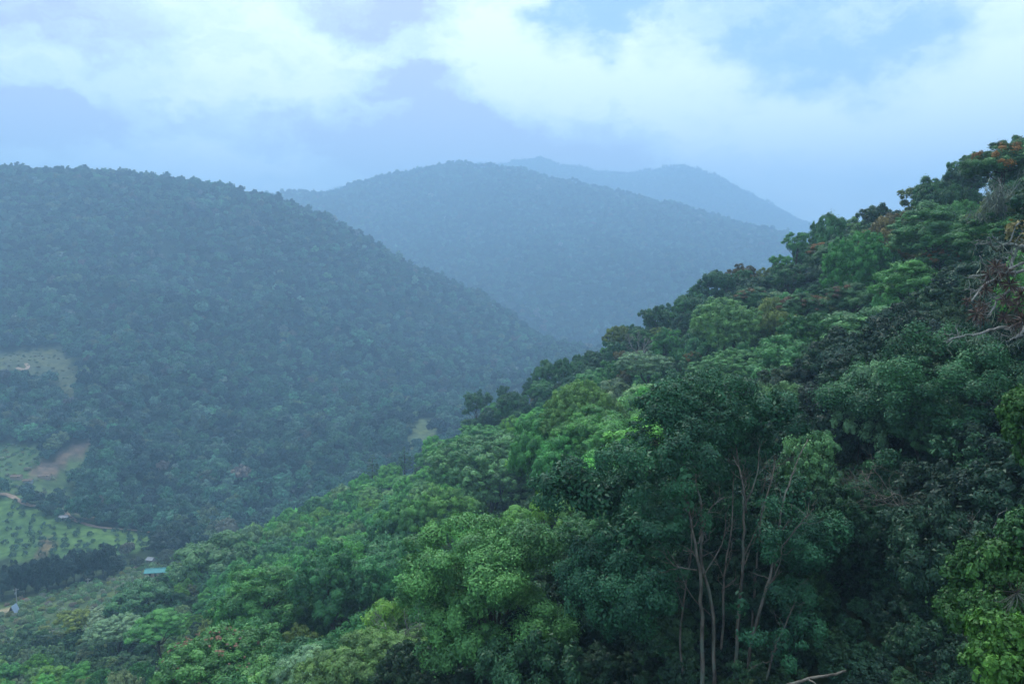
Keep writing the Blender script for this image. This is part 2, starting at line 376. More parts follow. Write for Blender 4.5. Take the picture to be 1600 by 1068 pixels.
# ------------------------------------------------------------------ geometry helpers
class MB:
    def __init__(s): s.V = []; s.F = []; s.n = 0
    def add(s, V, F):
        V = np.asarray(V, float); s.V.append(V); s.F += [tuple(i + s.n for i in f) for f in F]; s.n += len(V)
    def box(s, c, size, rz=0.0):
        hx, hy, hz = np.array(size) / 2
        q = np.array([(x, y, z) for z in (-hz, hz) for x, y in ((-hx, -hy), (hx, -hy), (hx, hy), (-hx, hy))])
        ca_, sa = math.cos(rz), math.sin(rz)
        q = np.stack([q[:, 0] * ca_ - q[:, 1] * sa, q[:, 0] * sa + q[:, 1] * ca_, q[:, 2]], 1) + np.array(c)
        s.add(q, [(3, 2, 1, 0), (4, 5, 6, 7), (0, 1, 5, 4), (1, 2, 6, 5), (2, 3, 7, 6), (3, 0, 4, 7)])
    def tube(s, pts, rad, n=6, cap=True):
        pts = np.asarray(pts, float); rad = np.broadcast_to(rad, (len(pts),)); ref = np.array([.31, .95, .12])
        V = []
        for i in range(len(pts)):
            t_ = pts[min(i + 1, len(pts) - 1)] - pts[max(i - 1, 0)]; t_ = t_ / (np.linalg.norm(t_) + 1e-9)
            a = np.cross(t_, ref); a /= np.linalg.norm(a) + 1e-9; b_ = np.cross(t_, a)
            th = np.arange(n) * 2 * pi / n
            V.append(pts[i] + rad[i] * (np.cos(th)[:, None] * a + np.sin(th)[:, None] * b_))
        F = [(i * n + k, i * n + (k + 1) % n, (i + 1) * n + (k + 1) % n, (i + 1) * n + k) for i in range(len(pts) - 1) for k in range(n)]
        if cap: F += [tuple(range(n))[::-1], tuple(range((len(pts) - 1) * n, len(pts) * n))]
        s.add(np.vstack(V), F)
    def mesh(s, name, mat, smooth=False):
        me = bpy.data.meshes.new(name); me.from_pydata(np.vstack(s.V).tolist(), [], s.F); me.update()
        if smooth: me.polygons.foreach_set('use_smooth', np.ones(len(me.polygons), bool))
        me.materials.append(mat); return me
    def build(s, name, mat, parent=None, smooth=False, **pr): return obj(name, s.mesh(name, mat, smooth), parent, **pr)
def unit(v): return v / (np.linalg.norm(v, axis=-1, keepdims=True) + 1e-9)
def wiggly(rng, a, b, n=6, amp=.08, sag=0.0):
    a, b = np.asarray(a, float), np.asarray(b, float); d = np.linalg.norm(b - a); tt = np.linspace(0, 1, n)
    p = a + (b - a) * tt[:, None]; j = np.cumsum(rng.randn(n, 3), 0); j -= j[0] + (j[-1] - j[0]) * tt[:, None]
    p = p + j * amp * d / math.sqrt(n); p[:, 2] += -sag * d * np.sin(tt * pi)
    return p

def clump_set(rng, radii, n_lobe, lobe_frac, clump_r, zmin=-.35, dense=1.75, lobe_pos=.66):
    """leaf clumps on the outside of a crown made of several rounded boughs"""
    radii = np.asarray(radii, float); i = np.arange(n_lobe) + .5
    z = 1 - (1 - zmin) * i / n_lobe; a = i * 2.39996 + rng.rand() * 6
    d = np.stack([np.sqrt(np.maximum(1 - z * z, 0)) * np.cos(a), np.sqrt(np.maximum(1 - z * z, 0)) * np.sin(a), z], 1)
    d = unit(d + rng.randn(n_lobe, 3) * .22)
    lc = d * radii * lobe_pos * rng.uniform(.8, 1.22, (n_lobe, 1)); lr = radii.mean() * lobe_frac * rng.uniform(.55, 1.42, n_lobe)
    lc = np.vstack([lc, [[0, 0, 0]]]); lr = np.append(lr, radii.min() * .62)
    C, R, O = [], [], []
    for k in range(len(lr)):
        n = max(4, int(dense * 2 * (lr[k] / clump_r) ** 2))
        q = unit(rng.randn(n, 3)); q = q[q[:, 2] > -.55]
        c = lc[k] + q * lr[k] * rng.uniform(.78, 1.16, (len(q), 1)) * np.array([1, 1, .85])
        dist = np.linalg.norm(c[:, None] - lc[None], axis=2) / lr[None]; dist[:, k] = 9
        ok = dist.min(1) > .84
        C.append(c[ok]); O.append(unit(q[ok] + .5 * unit(c[ok]))); R.append(clump_r * rng.uniform(.45, 1.45, ok.sum()))
    return np.vstack(C), np.concatenate(R), np.vstack(O), lc, lr
def leaves(rng, C, R, O, L, cover=2.6, asp=.55, droop=0.0, cvs=None, shell=.62, flat=.85, tri=False):
    """leaf blades around each clump -> vertices, quads, clump value"""
    cnt = np.maximum(6, (cover * 2 * pi * R ** 2 / (L * L * asp * .5)).astype(int))
    k = np.repeat(np.arange(len(C)), cnt); n = len(k)
    d = unit(rng.randn(n, 3) + .95 * O[k] + np.array([0, 0, .35]))
    rr = R[k] * (shell + (1 - shell) * rng.rand(n) ** .6) * rng.uniform(.8, 1.12, n) * np.where(rng.rand(n) < .10, rng.uniform(1.1, 1.55, n), 1)      # stray sprays
    ani = rng.uniform(.65, 1.4, (len(C), 3)) * np.array([1, 1, flat])
    p = C[k] + d * rr[:, None] * ani[k]
    nrm = unit(d * .95 + np.array([0, 0, .18]) + rng.randn(n, 3) * .36)
    t_ = rng.randn(n, 3) + d * .5; t_[:, 2] -= droop
    t_ = unit(t_ - nrm * (t_ * nrm).sum(1, keepdims=True)); b_ = np.cross(nrm, t_)
    Ls = L * rng.uniform(.65, 1.35, n)[:, None]; Ws = Ls * asp
    fold = nrm * Ls * rng.uniform(.04, .2, n)[:, None]
    if tri: V = np.stack([p - t_ * Ls * .5 - b_ * Ws * .5, p - t_ * Ls * .5 + b_ * Ws * .5, p + t_ * Ls * .5], 1).reshape(-1, 3)
    else: V = np.stack([p - t_ * Ls * .5, p + b_ * Ws * .5 + fold, p + t_ * Ls * .5, p - b_ * Ws * .5 + fold], 1).reshape(-1, 3)
    cc = rng.rand(len(C)) if cvs is None else cvs
    cv = np.clip(cc[k] * .7 + .15 + rng.randn(n) * .13, 0, 1)
    return V, cv
def leaf_mesh(name, parts, mat, tri=False):
    V = np.vstack([p[0] for p in parts]); cv = np.concatenate([p[1] for p in parts])
    F = np.arange(len(V), dtype=np.int32).reshape(-1, 3 if tri else 4)
    me = mesh_np(name, V, F, mat)
    a = me.attributes.new('cv', 'FLOAT', 'FACE'); a.data.foreach_set('value', cv.astype(np.float32))
    return me
STYLE = {   # radii, boughs, bough size, clump radius, lowest bough, leaf aspect, droop, cover, lobe_pos
    'dome':   ((5, 5, 4.3), 11, .40, .82, -.25, .60, .0, 2.4, .66),
    'tall':   ((4.4, 4.4, 5.6), 13, .34, .84, -.55, .55, .2, 2.3, .70),
    'broad':  ((5.6, 5.4, 3.4), 12, .40, .78, -.15, .60, .0, 2.4, .68),
    'fine':   ((5, 5, 4.4), 5, .58, .42, -.30, .30, .5, 2.2, .50),
    'ragged': ((4.8, 4.6, 4.8), 10, .27, .62, -.50, .55, .3, 2.1, .80),
    'umbrella': ((5.8, 5.8, 2.2), 14, .34, .50, .0, .35, .1, 2.0, .74),
}
def crown_mesh(name, style, seed, L, mat, clump_k=1.0, cover_k=1.0, tri=True):
    rng = np.random.RandomState(seed); rad, nl, lf, cr_, zm, asp, dr, cov, lp = STYLE[style]
    C, R, O, lc, lr = clump_set(rng, rad, nl, lf, cr_ * clump_k, zm, lobe_pos=lp)
    parts = [leaves(rng, C, R, O, L, cov * cover_k, asp, dr, tri=tri)]
    ni = int(len(C) * .5); kk = rng.randint(0, len(lr), ni)                # inner foliage, so that crowns are not hollow
    Ci = lc[kk] + unit(rng.randn(ni, 3)) * (lr[kk] * rng.uniform(.2, .75, ni))[:, None]
    parts.append(leaves(rng, Ci, np.full(ni, cr_ * clump_k), unit(Ci + 1e-3), L * 1.3, cov * .35, asp, dr, tri=tri))
    return leaf_mesh(name, parts, mat, tri), lc, lr
def trunk_mesh(name, lc, lr, seed, hc, mat, r0=.28):
    """tapered trunk with limbs running into the boughs; crown centre is hc above the foot"""
    rng = np.random.RandomState(seed); mb = MB()
    top = np.array([0, 0, hc + .5]); base = np.array([0, 0, -9.0])
    pts = wiggly(rng, base, top, 12, .04); mb.tube(pts, np.linspace(r0 * 1.35, r0 * .45, 12), 8)
    for k in range(len(lr) - 1):
        s = pts[rng.randint(7, 11)]; e = lc[k] * .95 + np.array([0, 0, hc])
        mb.tube(wiggly(rng, s, e, 6, .10, .05), np.linspace(r0 * .42, r0 * .1, 6), 5)
    return mb.mesh(name, mat, True)

# shared crowns: for trees between 60 and 400 m, and coarser ones for the woods on the mountains
PROTO = {}
LODS = {'near': (.26, .85, .64), 'mid': (.40, 1.0, .68)}
seed = 100
for style, nvar in (('dome', 3), ('tall', 3), ('broad', 2), ('fine', 2), ('ragged', 3), ('umbrella', 1)):
    for v_ in range(nvar):
        seed += 1
        for lod, (Lf, ck, kk_) in LODS.items():
            if style == 'fine' and lod == 'near': Lf *= 1.25
            me_c, lc, lr = crown_mesh('crown', style, seed, Lf, M_LEAF, ck, kk_)
            PROTO[(style, v_, lod)] = me_c
        PROTO[(style, v_, 'trunk')] = trunk_mesh('trunk', lc, lr, seed, 7.5, M_BARK)
NVAR = {'dome': 3, 'tall': 3, 'broad': 2, 'fine': 2, 'ragged': 3, 'umbrella': 1}
def inst_collection(name, meshes):
    c = bpy.data.collections.new(name)
    for i, me in enumerate(meshes):
        o = bpy.data.objects.new('%s_%02d' % (name, i), me); c.objects.link(o)
    return c
mid_i = []
for (s_, v_) in (('dome', 0), ('dome', 1), ('tall', 0), ('broad', 0), ('fine', 0), ('ragged', 0), ('tall', 1)):
    me = PROTO[(s_, v_, 'mid')].copy(); me.materials[0] = M_LEAF_I; mid_i.append(me)
C_MID = inst_collection('crown_source_mid', mid_i)
far_i = []
for k, s_ in enumerate(('dome', 'dome', 'tall', 'broad', 'ragged', 'dome', 'tall')):
    me_c, _, _ = crown_mesh('crown', s_, 300 + k, .95, M_LEAF_I, 1.35, .62); far_i.append(me_c)
C_FAR = inst_collection('crown_source_far', far_i)
bush_i = []
for k in range(4):
    me_c, _, _ = crown_mesh('crown', ('dome', 'broad', 'fine', 'ragged')[k], 330 + k, .6, M_LEAF_I, 1.0, .8); bush_i.append(me_c)
C_BUSH = inst_collection('bush_source', bush_i)

def forest(name, pts, scl, tint, coll, label, cat, n_src, seed=0):
    """a wood nobody could count: crowns set on points"""
    n = len(pts); rng = np.random.RandomState(seed)
    me = bpy.data.meshes.new(name); me.vertices.add(n); me.vertices.foreach_set('co', np.asarray(pts, np.float32).ravel())
    def attr(nm, ty, arr, key='value'):
        a = me.attributes.new(nm, ty, 'POINT'); a.data.foreach_set(key, np.asarray(arr).ravel())
    attr('scl', 'FLOAT_VECTOR', np.asarray(scl, np.float32), 'vector')
    attr('rz', 'FLOAT', (rng.rand(n) * 2 * pi).astype(np.float32))
    attr('pick', 'INT', rng.randint(0, n_src, n).astype(np.int32))
    attr('tint', 'FLOAT_COLOR', np.concatenate([tint, np.ones((n, 1))], 1).astype(np.float32), 'color')
    o = obj(name, me, kind='stuff', label=label, category=cat)
    ng = bpy.data.node_groups.new(name + '_scatter', 'GeometryNodeTree')
    ng.interface.new_socket('Geometry', in_out='INPUT', socket_type='NodeSocketGeometry')
    ng.interface.new_socket('Geometry', in_out='OUTPUT', socket_type='NodeSocketGeometry')
    gi = nd(ng, 'NodeGroupInput'); go = nd(ng, 'NodeGroupOutput')
    ci = nd(ng, 'GeometryNodeCollectionInfo'); ci.inputs['Collection'].default_value = coll
    ci.inputs['Separate Children'].default_value = True; ci.inputs['Reset Children'].default_value = True
    def na(nm, ty):
        q = nd(ng, 'GeometryNodeInputNamedAttribute', data_type=ty); q.inputs[0].default_value = nm; return q.outputs[0]
    ip = nd(ng, 'GeometryNodeInstanceOnPoints')
    lk(ng, gi.outputs[0], ip.inputs['Points']); lk(ng, ci.outputs[0], ip.inputs['Instance'])
    ip.inputs['Pick Instance'].default_value = True; lk(ng, na('pick', 'INT'), ip.inputs['Instance Index'])
    cx = nd(ng, 'ShaderNodeCombineXYZ'); lk(ng, na('rz', 'FLOAT'), cx.inputs[2]); lk(ng, cx.outputs[0], ip.inputs['Rotation'])
    lk(ng, na('scl', 'FLOAT_VECTOR'), ip.inputs['Scale'])
    lk(ng, ip.outputs[0], go.inputs[0])
    md = o.modifiers.new('scatter', 'NODES'); md.node_group = ng
    return o

# ------------------------------------------------------------------ which ground can be seen (running horizon per direction)
slope = (GZ + 10) / GR
run = np.maximum.accumulate(GZ / GR, axis=0); run = np.vstack([np.full((1, NA), -9), run[:-1]])
SEE = slope > run - .004
def seen(x, y):
    a = np.arctan2(x, y); r = np.hypot(x, y)
    i = np.clip(np.searchsorted(ANG, a), 0, NA - 1); j = np.clip(np.searchsorted(RAD, r), 0, NR - 1)
    return SEE[j, i]
def poisson(rng, n_try, sampler, spacing):
    """dart throwing with a spacing that may vary from point to point"""
    x, y = sampler(rng, n_try); cell = {}; keep = []
    g_ = spacing(x, y)
    G = float(g_.max())
    for k in range(len(x)):
        cx_, cy_ = int(x[k] // G), int(y[k] // G); ok = True
        for ax in (-1, 0, 1):
            for ay in (-1, 0, 1):
                for q in cell.get((cx_ + ax, cy_ + ay), ()):
                    if (x[q] - x[k]) ** 2 + (y[q] - y[k]) ** 2 < (.5 * (g_[k] + g_[q])) ** 2: ok = False; break
                if not ok: break
            if not ok: break
        if ok: cell.setdefault((cx_, cy_), []).append(k); keep.append(k)
    k = np.array(keep); return x[k], y[k]
def fan(r0, r1, u0=-160, u1=1760):
    def f(rng, n):
        r = np.sqrt(rng.uniform(r0 ** 2, r1 ** 2, n)); x = rng.uniform((u0 - CU) / FPX, (u1 - CU) / FPX, n) * r
        return x, r
    return f
def pal(rng, n, cols, w, jit=.18):
    cols = np.array(cols); w = np.array(w, float); k = rng.choice(len(cols), n, p=w / w.sum())
    return cols[k] * np.exp(rng.randn(n, 1) * jit) * np.exp(rng.randn(n, 3) * .06), k

# ------------------------------------------------------------------ woods on the mountains
def not_open(x, y, polys=F_OPEN):
    k = np.ones(np.shape(x), bool)
    x2, y2 = x + 3.5 * wob(x, y, 31, 4), y + 5 * wob(x, y, 23, 5)
    for p_ in polys: k &= ~inside(p_, x2, y2)
    return k
def spur(x, y):
    """true where the near spur, not the valley, is the ground"""
    return (f_near(x, y) > f_far(x, y) + 2) & (np.hypot(x, y) < 440)
def wood(name, label, r0, r1, n_try, sp, size, seed, cols, w, only=None, var=.25):
    rng = np.random.RandomState(seed)
    x, y = poisson(rng, n_try, fan(r0, r1), lambda a, b: np.full(len(a), sp) * np.random.RandomState(seed).uniform(.6, 1.4, len(a)))
    k = seen(x, y) & not_open(x, y) & ~spur(x, y)
    if only is not None: k &= only(x, y)
    x, y = x[k], y[k]; n = len(x)
    s = size * np.clip(np.exp(rng.randn(n) * (.27 if r1 < 1500 else .18)), .45, 1.6); sz = s * rng.uniform(.85, 1.3, n)
    z = gz(x, y) + sz * 6.0
    tint, _ = pal(rng, n, cols, w, var); tint *= np.exp(.22 * wob(x, y, 170, 6))[:, None] * np.exp(.16 * wob(x, y, 60, 7)[:, None] * np.array([1.0, .7, .4]))
    return forest(name, np.stack([x, y, z], 1), np.stack([s, s, sz], 1), tint, C_FAR, label, 'forest', len(far_i), seed), n
GREENS = [(.032, .115, .070), (.050, .155, .085), (.013, .055, .045), (.09, .19, .14), (.085, .14, .065), (.105, .100, .080), (.17, .22, .20)]
GW = [5, 4, 5, 1.2, 1.0, .3, .08]
cnts = []
cnts.append(wood('forest', 'dense mixed broadleaf forest covering the misty mountainside across the valley', 400, 1420, 75000, 5.9, .78, 5, GREENS, GW)[1])
cnts.append(wood('forest', 'hazy blue-grey forest covering the second mountain behind the valley', 1500, 2990, 60000, 8.6, 1.05, 6, GREENS, GW, None, .12)[1])
cnts.append(wood('forest', 'faint mauve-blue forest on the farthest ridge under the clouds', 3450, 4460, 36000, 11.5, 1.25, 7, GREENS, GW, None, .1)[1])
print('forest counts', cnts, time.time() - T0)


# ------------------------------------------------------------------ trees of the near spur
COLOURS = {'dark blue-green': (.020, .060, .042), 'dark green': (.026, .085, .042), 'mid green': (.042, .135, .055), 'fresh green': (.066, .205, .062),
           'yellow-green': (.086, .195, .045), 'pale green': (.095, .190, .095), 'grey-green': (.145, .215, .165), 'olive': (.072, .108, .040), 'rust-brown': (.080, .062, .034)}
CN = list(COLOURS); COLOURS = {k_: np.array(v_) * np.array((1.85, 1.95, 1.35)) for k_, v_ in COLOURS.items()}; CRGB = np.array([COLOURS[c] for c in CN])
SHAPE = {'dome': 'domed', 'tall': 'tall', 'broad': 'broad-crowned', 'fine': 'smooth-crowned', 'ragged': 'ragged', 'umbrella': 'flat-topped'}
def setcol(o, rgb):
    rgb = np.asarray(rgb, float); g_ = max(rgb[1], 1e-4); rgb = rgb * (.47 * (1 - math.exp(-g_ / .34)) / g_)      # keep leaf albedo in a natural range
    o.color = (float(rgb[0]), float(rgb[1]), float(rgb[2]), 1.0)
def plant_tree(x, y, r, rz, hc, style, var, lod, rgb, rot, name='broadleaf_tree', label=None, cat='tree', group=None, foot=None):
    """thing: trunk + crown; crown of half-width r and half-height rz, its centre hc above the foot"""
    z = float(gz(x, y)) if foot is None else foot
    e_ = empty(name, (x, y, z), label, cat, group); e_.rotation_euler = (0, 0, rot)
    c_ = obj('crown', PROTO[(style, var, lod)], e_); R0 = STYLE[style][0]
    c_.location = (0, 0, hc); c_.scale = (r / R0[0], r / R0[0], rz / R0[2]); setcol(c_, rgb)
    t_ = obj('trunk', PROTO[(style, var, 'trunk')], e_); k = r / R0[0]; kz = rz / R0[2]; t_.location = (0, 0, hc - 7.5 * kz); t_.scale = (k, k, kz)
    return e_, c_
LAND = []          # landmarks that other labels refer to: (u, v, phrase)
TAKEN = []         # (x, y, radius) of ground already planted
def hero(u, v, d, ru, rv, style, var, colour, label, seed=None, leaf=None, name='broadleaf_tree', phrase=None, rgb=None, cover=.6, clump=.85, cat='tree'):
    """tree whose crown is centred at photo pixel (u, v), d metres away, ru x rv pixels in half-size"""
    c = at(u, v, d); r, rz = ru * d / FPX, rv * d / FPX; g0 = float(gz(c[0], c[1])); hc = max(c[2] - g0, rz * .6)
    g0 = c[2] - hc if c[2] - g0 < rz * .6 else g0
    if leaf:
        key = (style, 'h%s' % seed, 'near'); R0 = STYLE[style][0]
        me_c, lc, lr = crown_mesh('crown', style, seed, leaf * R0[0] / r, M_LEAF, clump, cover, False); PROTO[key] = me_c
        PROTO[(style, 'h%s' % seed, 'trunk')] = trunk_mesh('trunk', lc, lr, seed, 7.5, M_BARK); var = 'h%s' % seed
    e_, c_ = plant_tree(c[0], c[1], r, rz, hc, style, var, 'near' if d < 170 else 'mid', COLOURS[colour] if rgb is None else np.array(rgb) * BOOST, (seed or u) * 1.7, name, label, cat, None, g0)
    if phrase: LAND.append((u, v, phrase))
    TAKEN.append((c[0], c[1], r * .8)); HERO_DISC.append((u, v, ru * .93, rv * .93, d))
    return e_, c_
HERO_DISC = []
BOOST = np.array((1.75, 2.5, 1.5))
def smooth_path(p, n=5):
    p = np.asarray(p, float); out = []
    for i in range(len(p) - 1):
        a, b, c, d = p[max(i - 1, 0)], p[i], p[i + 1], p[min(i + 2, len(p) - 1)]
        for k in range(n):
            s = k / n; out.append(.5 * (2 * b + (c - a) * s + (2 * a - 5 * b + 4 * c - d) * s ** 2 + (3 * b - a - 3 * c + d) * s ** 3))
    out.append(p[-1]); return np.array(out)
def stick(path, r0, r1, name, mat, parent, origin, rng, n=7, twig=0, twig_len=1.0):
    pts = smooth_path(path); pts = pts + rng.randn(*pts.shape) * r0 * .25
    mb = MB(); mb.tube(pts - origin, np.linspace(r0, r1, len(pts)), n)
    for k in range(twig):
        i = rng.randint(len(pts) // 3, len(pts)); dv = unit(rng.randn(3) * np.array([1, .7, .6]) + np.array([0, 0, .5]) + (pts[-1] - pts[0]) / (np.linalg.norm(pts[-1] - pts[0]) + 1e-6))
        e = pts[i] + dv * twig_len * rng.uniform(.5, 1.2); q = wiggly(rng, pts[i], e, 6, .18); rr = np.interp(i / len(pts), [0, 1], [r0, r1]) * .55
        mb.tube(q - origin, np.linspace(rr, rr * .3, 6), 5)
        for j in range(2):
            s = q[rng.randint(2, 5)]; mb.tube(wiggly(rng, s, s + unit(dv + rng.randn(3) * .8) * twig_len * rng.uniform(.25, .6), 5, .18) - origin, np.linspace(rr * .5, rr * .15, 5), 4)
    return mb.build(name, mat, parent, True)

# --- the great many-stemmed tree
rng = np.random.RandomState(77)
GC = at(1082, 836, 44.0); gb = np.array([GC[0] + 1.4, 41.5, float(gz(GC[0] + 1.4, 41.5))])
big = empty('broadleaf_tree', gb, 'huge dark green tree with an open front showing pale fanning stems', 'tree')
LAND.append((1085, 760, 'the huge many-stemmed tree'))
radii = np.array([7.9, 6.2, 8.9])
C, R, O, lc, lr = clump_set(rng, radii, 30, .25, .58, -.75, 1.75, .80)
def gap(c):        # the open front of the crown, where the stems stand bare
    p_ = c + GC; u, v = pix(p_)
    e1 = (u > 1052 - (v - 760) * .04 + rng.randn(len(u)) * 14) & (u < 1222 + rng.randn(len(u)) * 16) & (v > 728 + np.abs(u - 1130) * .2 + rng.randn(len(u)) * 22) & (rng.rand(len(u)) < .955)
    return e1 & (c[:, 1] < 1.6)
low = (C[:, 2] < -3.0) & (C[:, 0] > 2.5)
k = ~gap(C) & ~(low & (C[:, 0] > 4.5) & (rng.rand(len(C)) < .6))
C, R, O = C[k], R[k], O[k]
parts = [leaves(rng, C, R, O, .145, 1.0, .55, .1)]
ni = 420; kk = rng.randint(0, len(lr), ni); Ci = lc[kk] + unit(rng.randn(ni, 3)) * (lr[kk] * rng.uniform(.1, .8, ni))[:, None]; Ci = Ci[~gap(Ci)]
parts.append(leaves(rng, Ci, np.full(len(Ci), .7), unit(Ci), .30, .5, .55))
me = leaf_mesh('crown', parts, M_LEAF); print('great tree leaves', len(me.polygons), time.time() - T0)
c_ = obj('crown', me, big); c_.location = GC - gb; setcol(c_, (.025, .104, .050))
stems = [([(1098, 1110, 40), (1098, 1000, 40), (1092, 900, 39.6), (1085, 840, 39.4), (1072, 780, 39.4), (1060, 735, 39.6), (1042, 690, 40)], .21, .05),
         ([(1118, 1110, 41), (1110, 960, 41), (1102, 880, 40.8), (1095, 800, 40.6), (1088, 740, 40.8), (1097, 680, 41.4)], .19, .05),
         ([(1145, 1110, 41.5), (1150, 980, 41.6), (1158, 880, 41.8), (1162, 800, 41.6), (1158, 740, 41.6), (1146, 660, 42)], .20, .05),
         ([(1160, 1110, 41), (1185, 1000, 40.6), (1200, 920, 40.2), (1212, 850, 40), (1220, 790, 39.8), (1238, 735, 40), (1262, 690, 41)], .18, .05),
         ([(1130, 1110, 43), (1128, 980, 43.4), (1132, 900, 43.6), (1142, 820, 43.8), (1146, 740, 44)], .16, .05),
         ([(1185, 1110, 40), (1208, 1030, 39.6), (1228, 975, 39.2), (1242, 950, 39)], .12, .05),
         ([(1075, 1110, 42), (1062, 1000, 42), (1070, 920, 42), (1078, 850, 42.5), (1070, 760, 43)], .13, .04),
         ([(1170, 1110, 44), (1178, 960, 44.5), (1188, 860, 45), (1190, 760, 45.5), (1205, 690, 46)], .15, .05)]
for p_, r0, r1 in stems: stick([at(q[0], q[1], q[2] + max(0, 800 - q[1]) * .024) + rng.randn(3) * .12 for q in p_], r0 * .56, r1 * .45, 'trunk', M_BARK_PALE, big, gb, rng, 8, 10, 1.4)
brs = [([(1166, 800, 41.6), (1160, 750, 41), (1146, 712, 41)], .075, 3), ([(1163, 790, 41.6), (1182, 745, 41), (1186, 700, 41)], .07, 3), ([(1190, 800, 40.4), (1206, 748, 40), (1211, 716, 40)], .07, 3),
       ([(1072, 780, 39.4), (1055, 748, 39), (1046, 715, 39)], .06, 3), ([(1092, 835, 39.5), (1110, 795, 39.3), (1132, 776, 39.2)], .065, 3), ([(1088, 890, 39.6), (1056, 884, 39), (1040, 868, 38.7)], .06, 3),
       ([(1222, 855, 40), (1250, 818, 39.4), (1272, 794, 39)], .06, 4), ([(1200, 920, 40.2), (1218, 880, 39.6), (1222, 850, 39.4)], .05, 2), ([(1098, 900, 40), (1128, 850, 39.6), (1134, 800, 39.6)], .05, 2),
       ([(1158, 880, 41.6), (1180, 830, 41), (1196, 790, 40.8)], .05, 2), ([(1110, 960, 41), (1080, 930, 40), (1066, 900, 39.6)], .05, 2)]
for p_, r0, tw in brs: stick([at(q[0], q[1], q[2] + max(0, 790 - q[1]) * .016) for q in p_], r0 * .8, r0 * .3, 'branch', M_BARK_PALE, big, gb, rng, 6, tw + 2, 1.3)
TAKEN += [(GC[0], GC[1], 8.5), (GC[0] - 3, 52, 5)]
HERO_DISC.append((1080, 830, 215, 235, 43))

# --- other close trees
hero(765, 960, 52, 125, 150, 'tall', 0, 'mid green', 'lumpy mid green tree growing against the huge tree, cut by the lower frame edge', 501, .175, phrase='the lumpy green tree', rgb=(.060, .118, .058))
hero(1490, 640, 55, 150, 112, 'dome', 0, 'dark green', 'big dark dome-shaped tree below the drooping lichen-hung branch', 504, .17, phrase='the big dark dome tree', rgb=(.020, .050, .034))
hero(1372, 650, 58, 62, 78, 'dome', 0, 'grey-green', 'grey-green tree with a painted pale sheen along the shoulder of the big dark dome', 505, .17, rgb=(.110, .160, .130))  # pale leaf colour paints in the sheen along the crown edge
hero(1265, 745, 50, 48, 60, 'dome', 0, 'grey-green', 'pale silvery green crown at the huge tree\'s shoulder', 506, .16, rgb=(.075, .125, .085))
hero(1395, 800, 52, 90, 110, 'ragged', 0, 'dark green', 'ragged shaded tree with thin dead branches below the pale-sheened tree', 507, .20, rgb=(.017, .042, .029))
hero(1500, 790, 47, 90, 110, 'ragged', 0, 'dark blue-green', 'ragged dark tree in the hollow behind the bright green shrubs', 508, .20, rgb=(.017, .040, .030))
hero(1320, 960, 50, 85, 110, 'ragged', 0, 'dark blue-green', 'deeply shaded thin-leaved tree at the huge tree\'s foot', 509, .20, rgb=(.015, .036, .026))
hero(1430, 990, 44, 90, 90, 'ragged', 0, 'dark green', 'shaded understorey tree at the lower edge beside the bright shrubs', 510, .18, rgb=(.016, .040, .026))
hero(1555, 940, 25, 82, 130, 'tall', 0, 'fresh green', 'bright green leafy shrub standing at the lower edge with a dead fern clump on it', 511, .13, 'leafy_shrub', 'the bright green shrubs', (.027, .054, .022), .75, .75, 'shrub')
hero(1598, 1045, 17, 80, 82, 'dome', 0, 'yellow-green', 'yellow-green leafy shrub in the lower right corner', 512, .115, 'leafy_shrub', None, (.040, .076, .023), .75, .7, 'shrub')
hero(1618, 680, 26, 46, 78, 'tall', 0, 'fresh green', 'fresh green leafy shrub cut by the right edge below the lichen tree', 513, .13, 'leafy_shrub', None, (.027, .052, .022), .75, .75, 'shrub')
hero(1606, 835, 25, 44, 44, 'dome', 0, 'mid green', 'mid green leafy shrub at the right edge above the bright green shrub', 514, .13, 'leafy_shrub', None, (.025, .052, .028), .75, .75, 'shrub')
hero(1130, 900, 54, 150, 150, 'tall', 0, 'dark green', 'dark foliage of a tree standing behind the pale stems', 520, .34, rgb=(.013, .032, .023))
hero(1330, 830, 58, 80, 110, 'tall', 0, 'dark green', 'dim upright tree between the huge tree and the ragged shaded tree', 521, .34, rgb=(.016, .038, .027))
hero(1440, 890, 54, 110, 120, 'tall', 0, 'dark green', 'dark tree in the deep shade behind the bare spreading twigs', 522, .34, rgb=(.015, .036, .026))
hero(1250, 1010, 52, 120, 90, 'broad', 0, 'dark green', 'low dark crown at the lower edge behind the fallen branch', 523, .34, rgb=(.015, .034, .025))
# --- trees at middle distance
e_red, c_red = hero(335, 1040, 88, 82, 52, 'dome', 0, 'mid green', 'green tree dotted with clusters of reddish blossom at the lower edge', 515, .30, phrase='the red-blossomed tree', rgb=(.050, .100, .045))
hero(485, 1052, 76, 50, 30, 'dome', 1, 'grey-green', 'small silvery grey-green tree between red blossom and feathery umbrella crown', rgb=(.165, .215, .185))
hero(605, 1046, 70, 115, 36, 'umbrella', 0, 'pale green', 'pale feathery umbrella-shaped tree spreading along the lower edge', 516, .25, phrase='the feathery umbrella tree', rgb=(.095, .130, .065))
hero(772, 738, 172, 82, 52, 'fine', 0, 'olive', 'large smooth feathery dome of dull green on the middle slope', phrase='the smooth feathery dome', rgb=(.060, .105, .065))
hero(1143, 522, 150, 66, 52, 'fine', 1, 'pale green', 'pale willow-like tree with a soft hazy crown on the upper slope', phrase='the pale willow-like tree', rgb=(.100, .155, .085))
hero(1150, 590, 120, 60, 36, 'fine', 0, 'mid green', 'soft mid green tree just below the pale willow-like tree', rgb=(.055, .105, .060))
hero(1395, 530, 96, 85, 62, 'tall', 1, 'pale green', 'tall pale green tree of stacked clumps above the pale-sheened tree', phrase='the tall clumped tree', rgb=(.075, .130, .080))
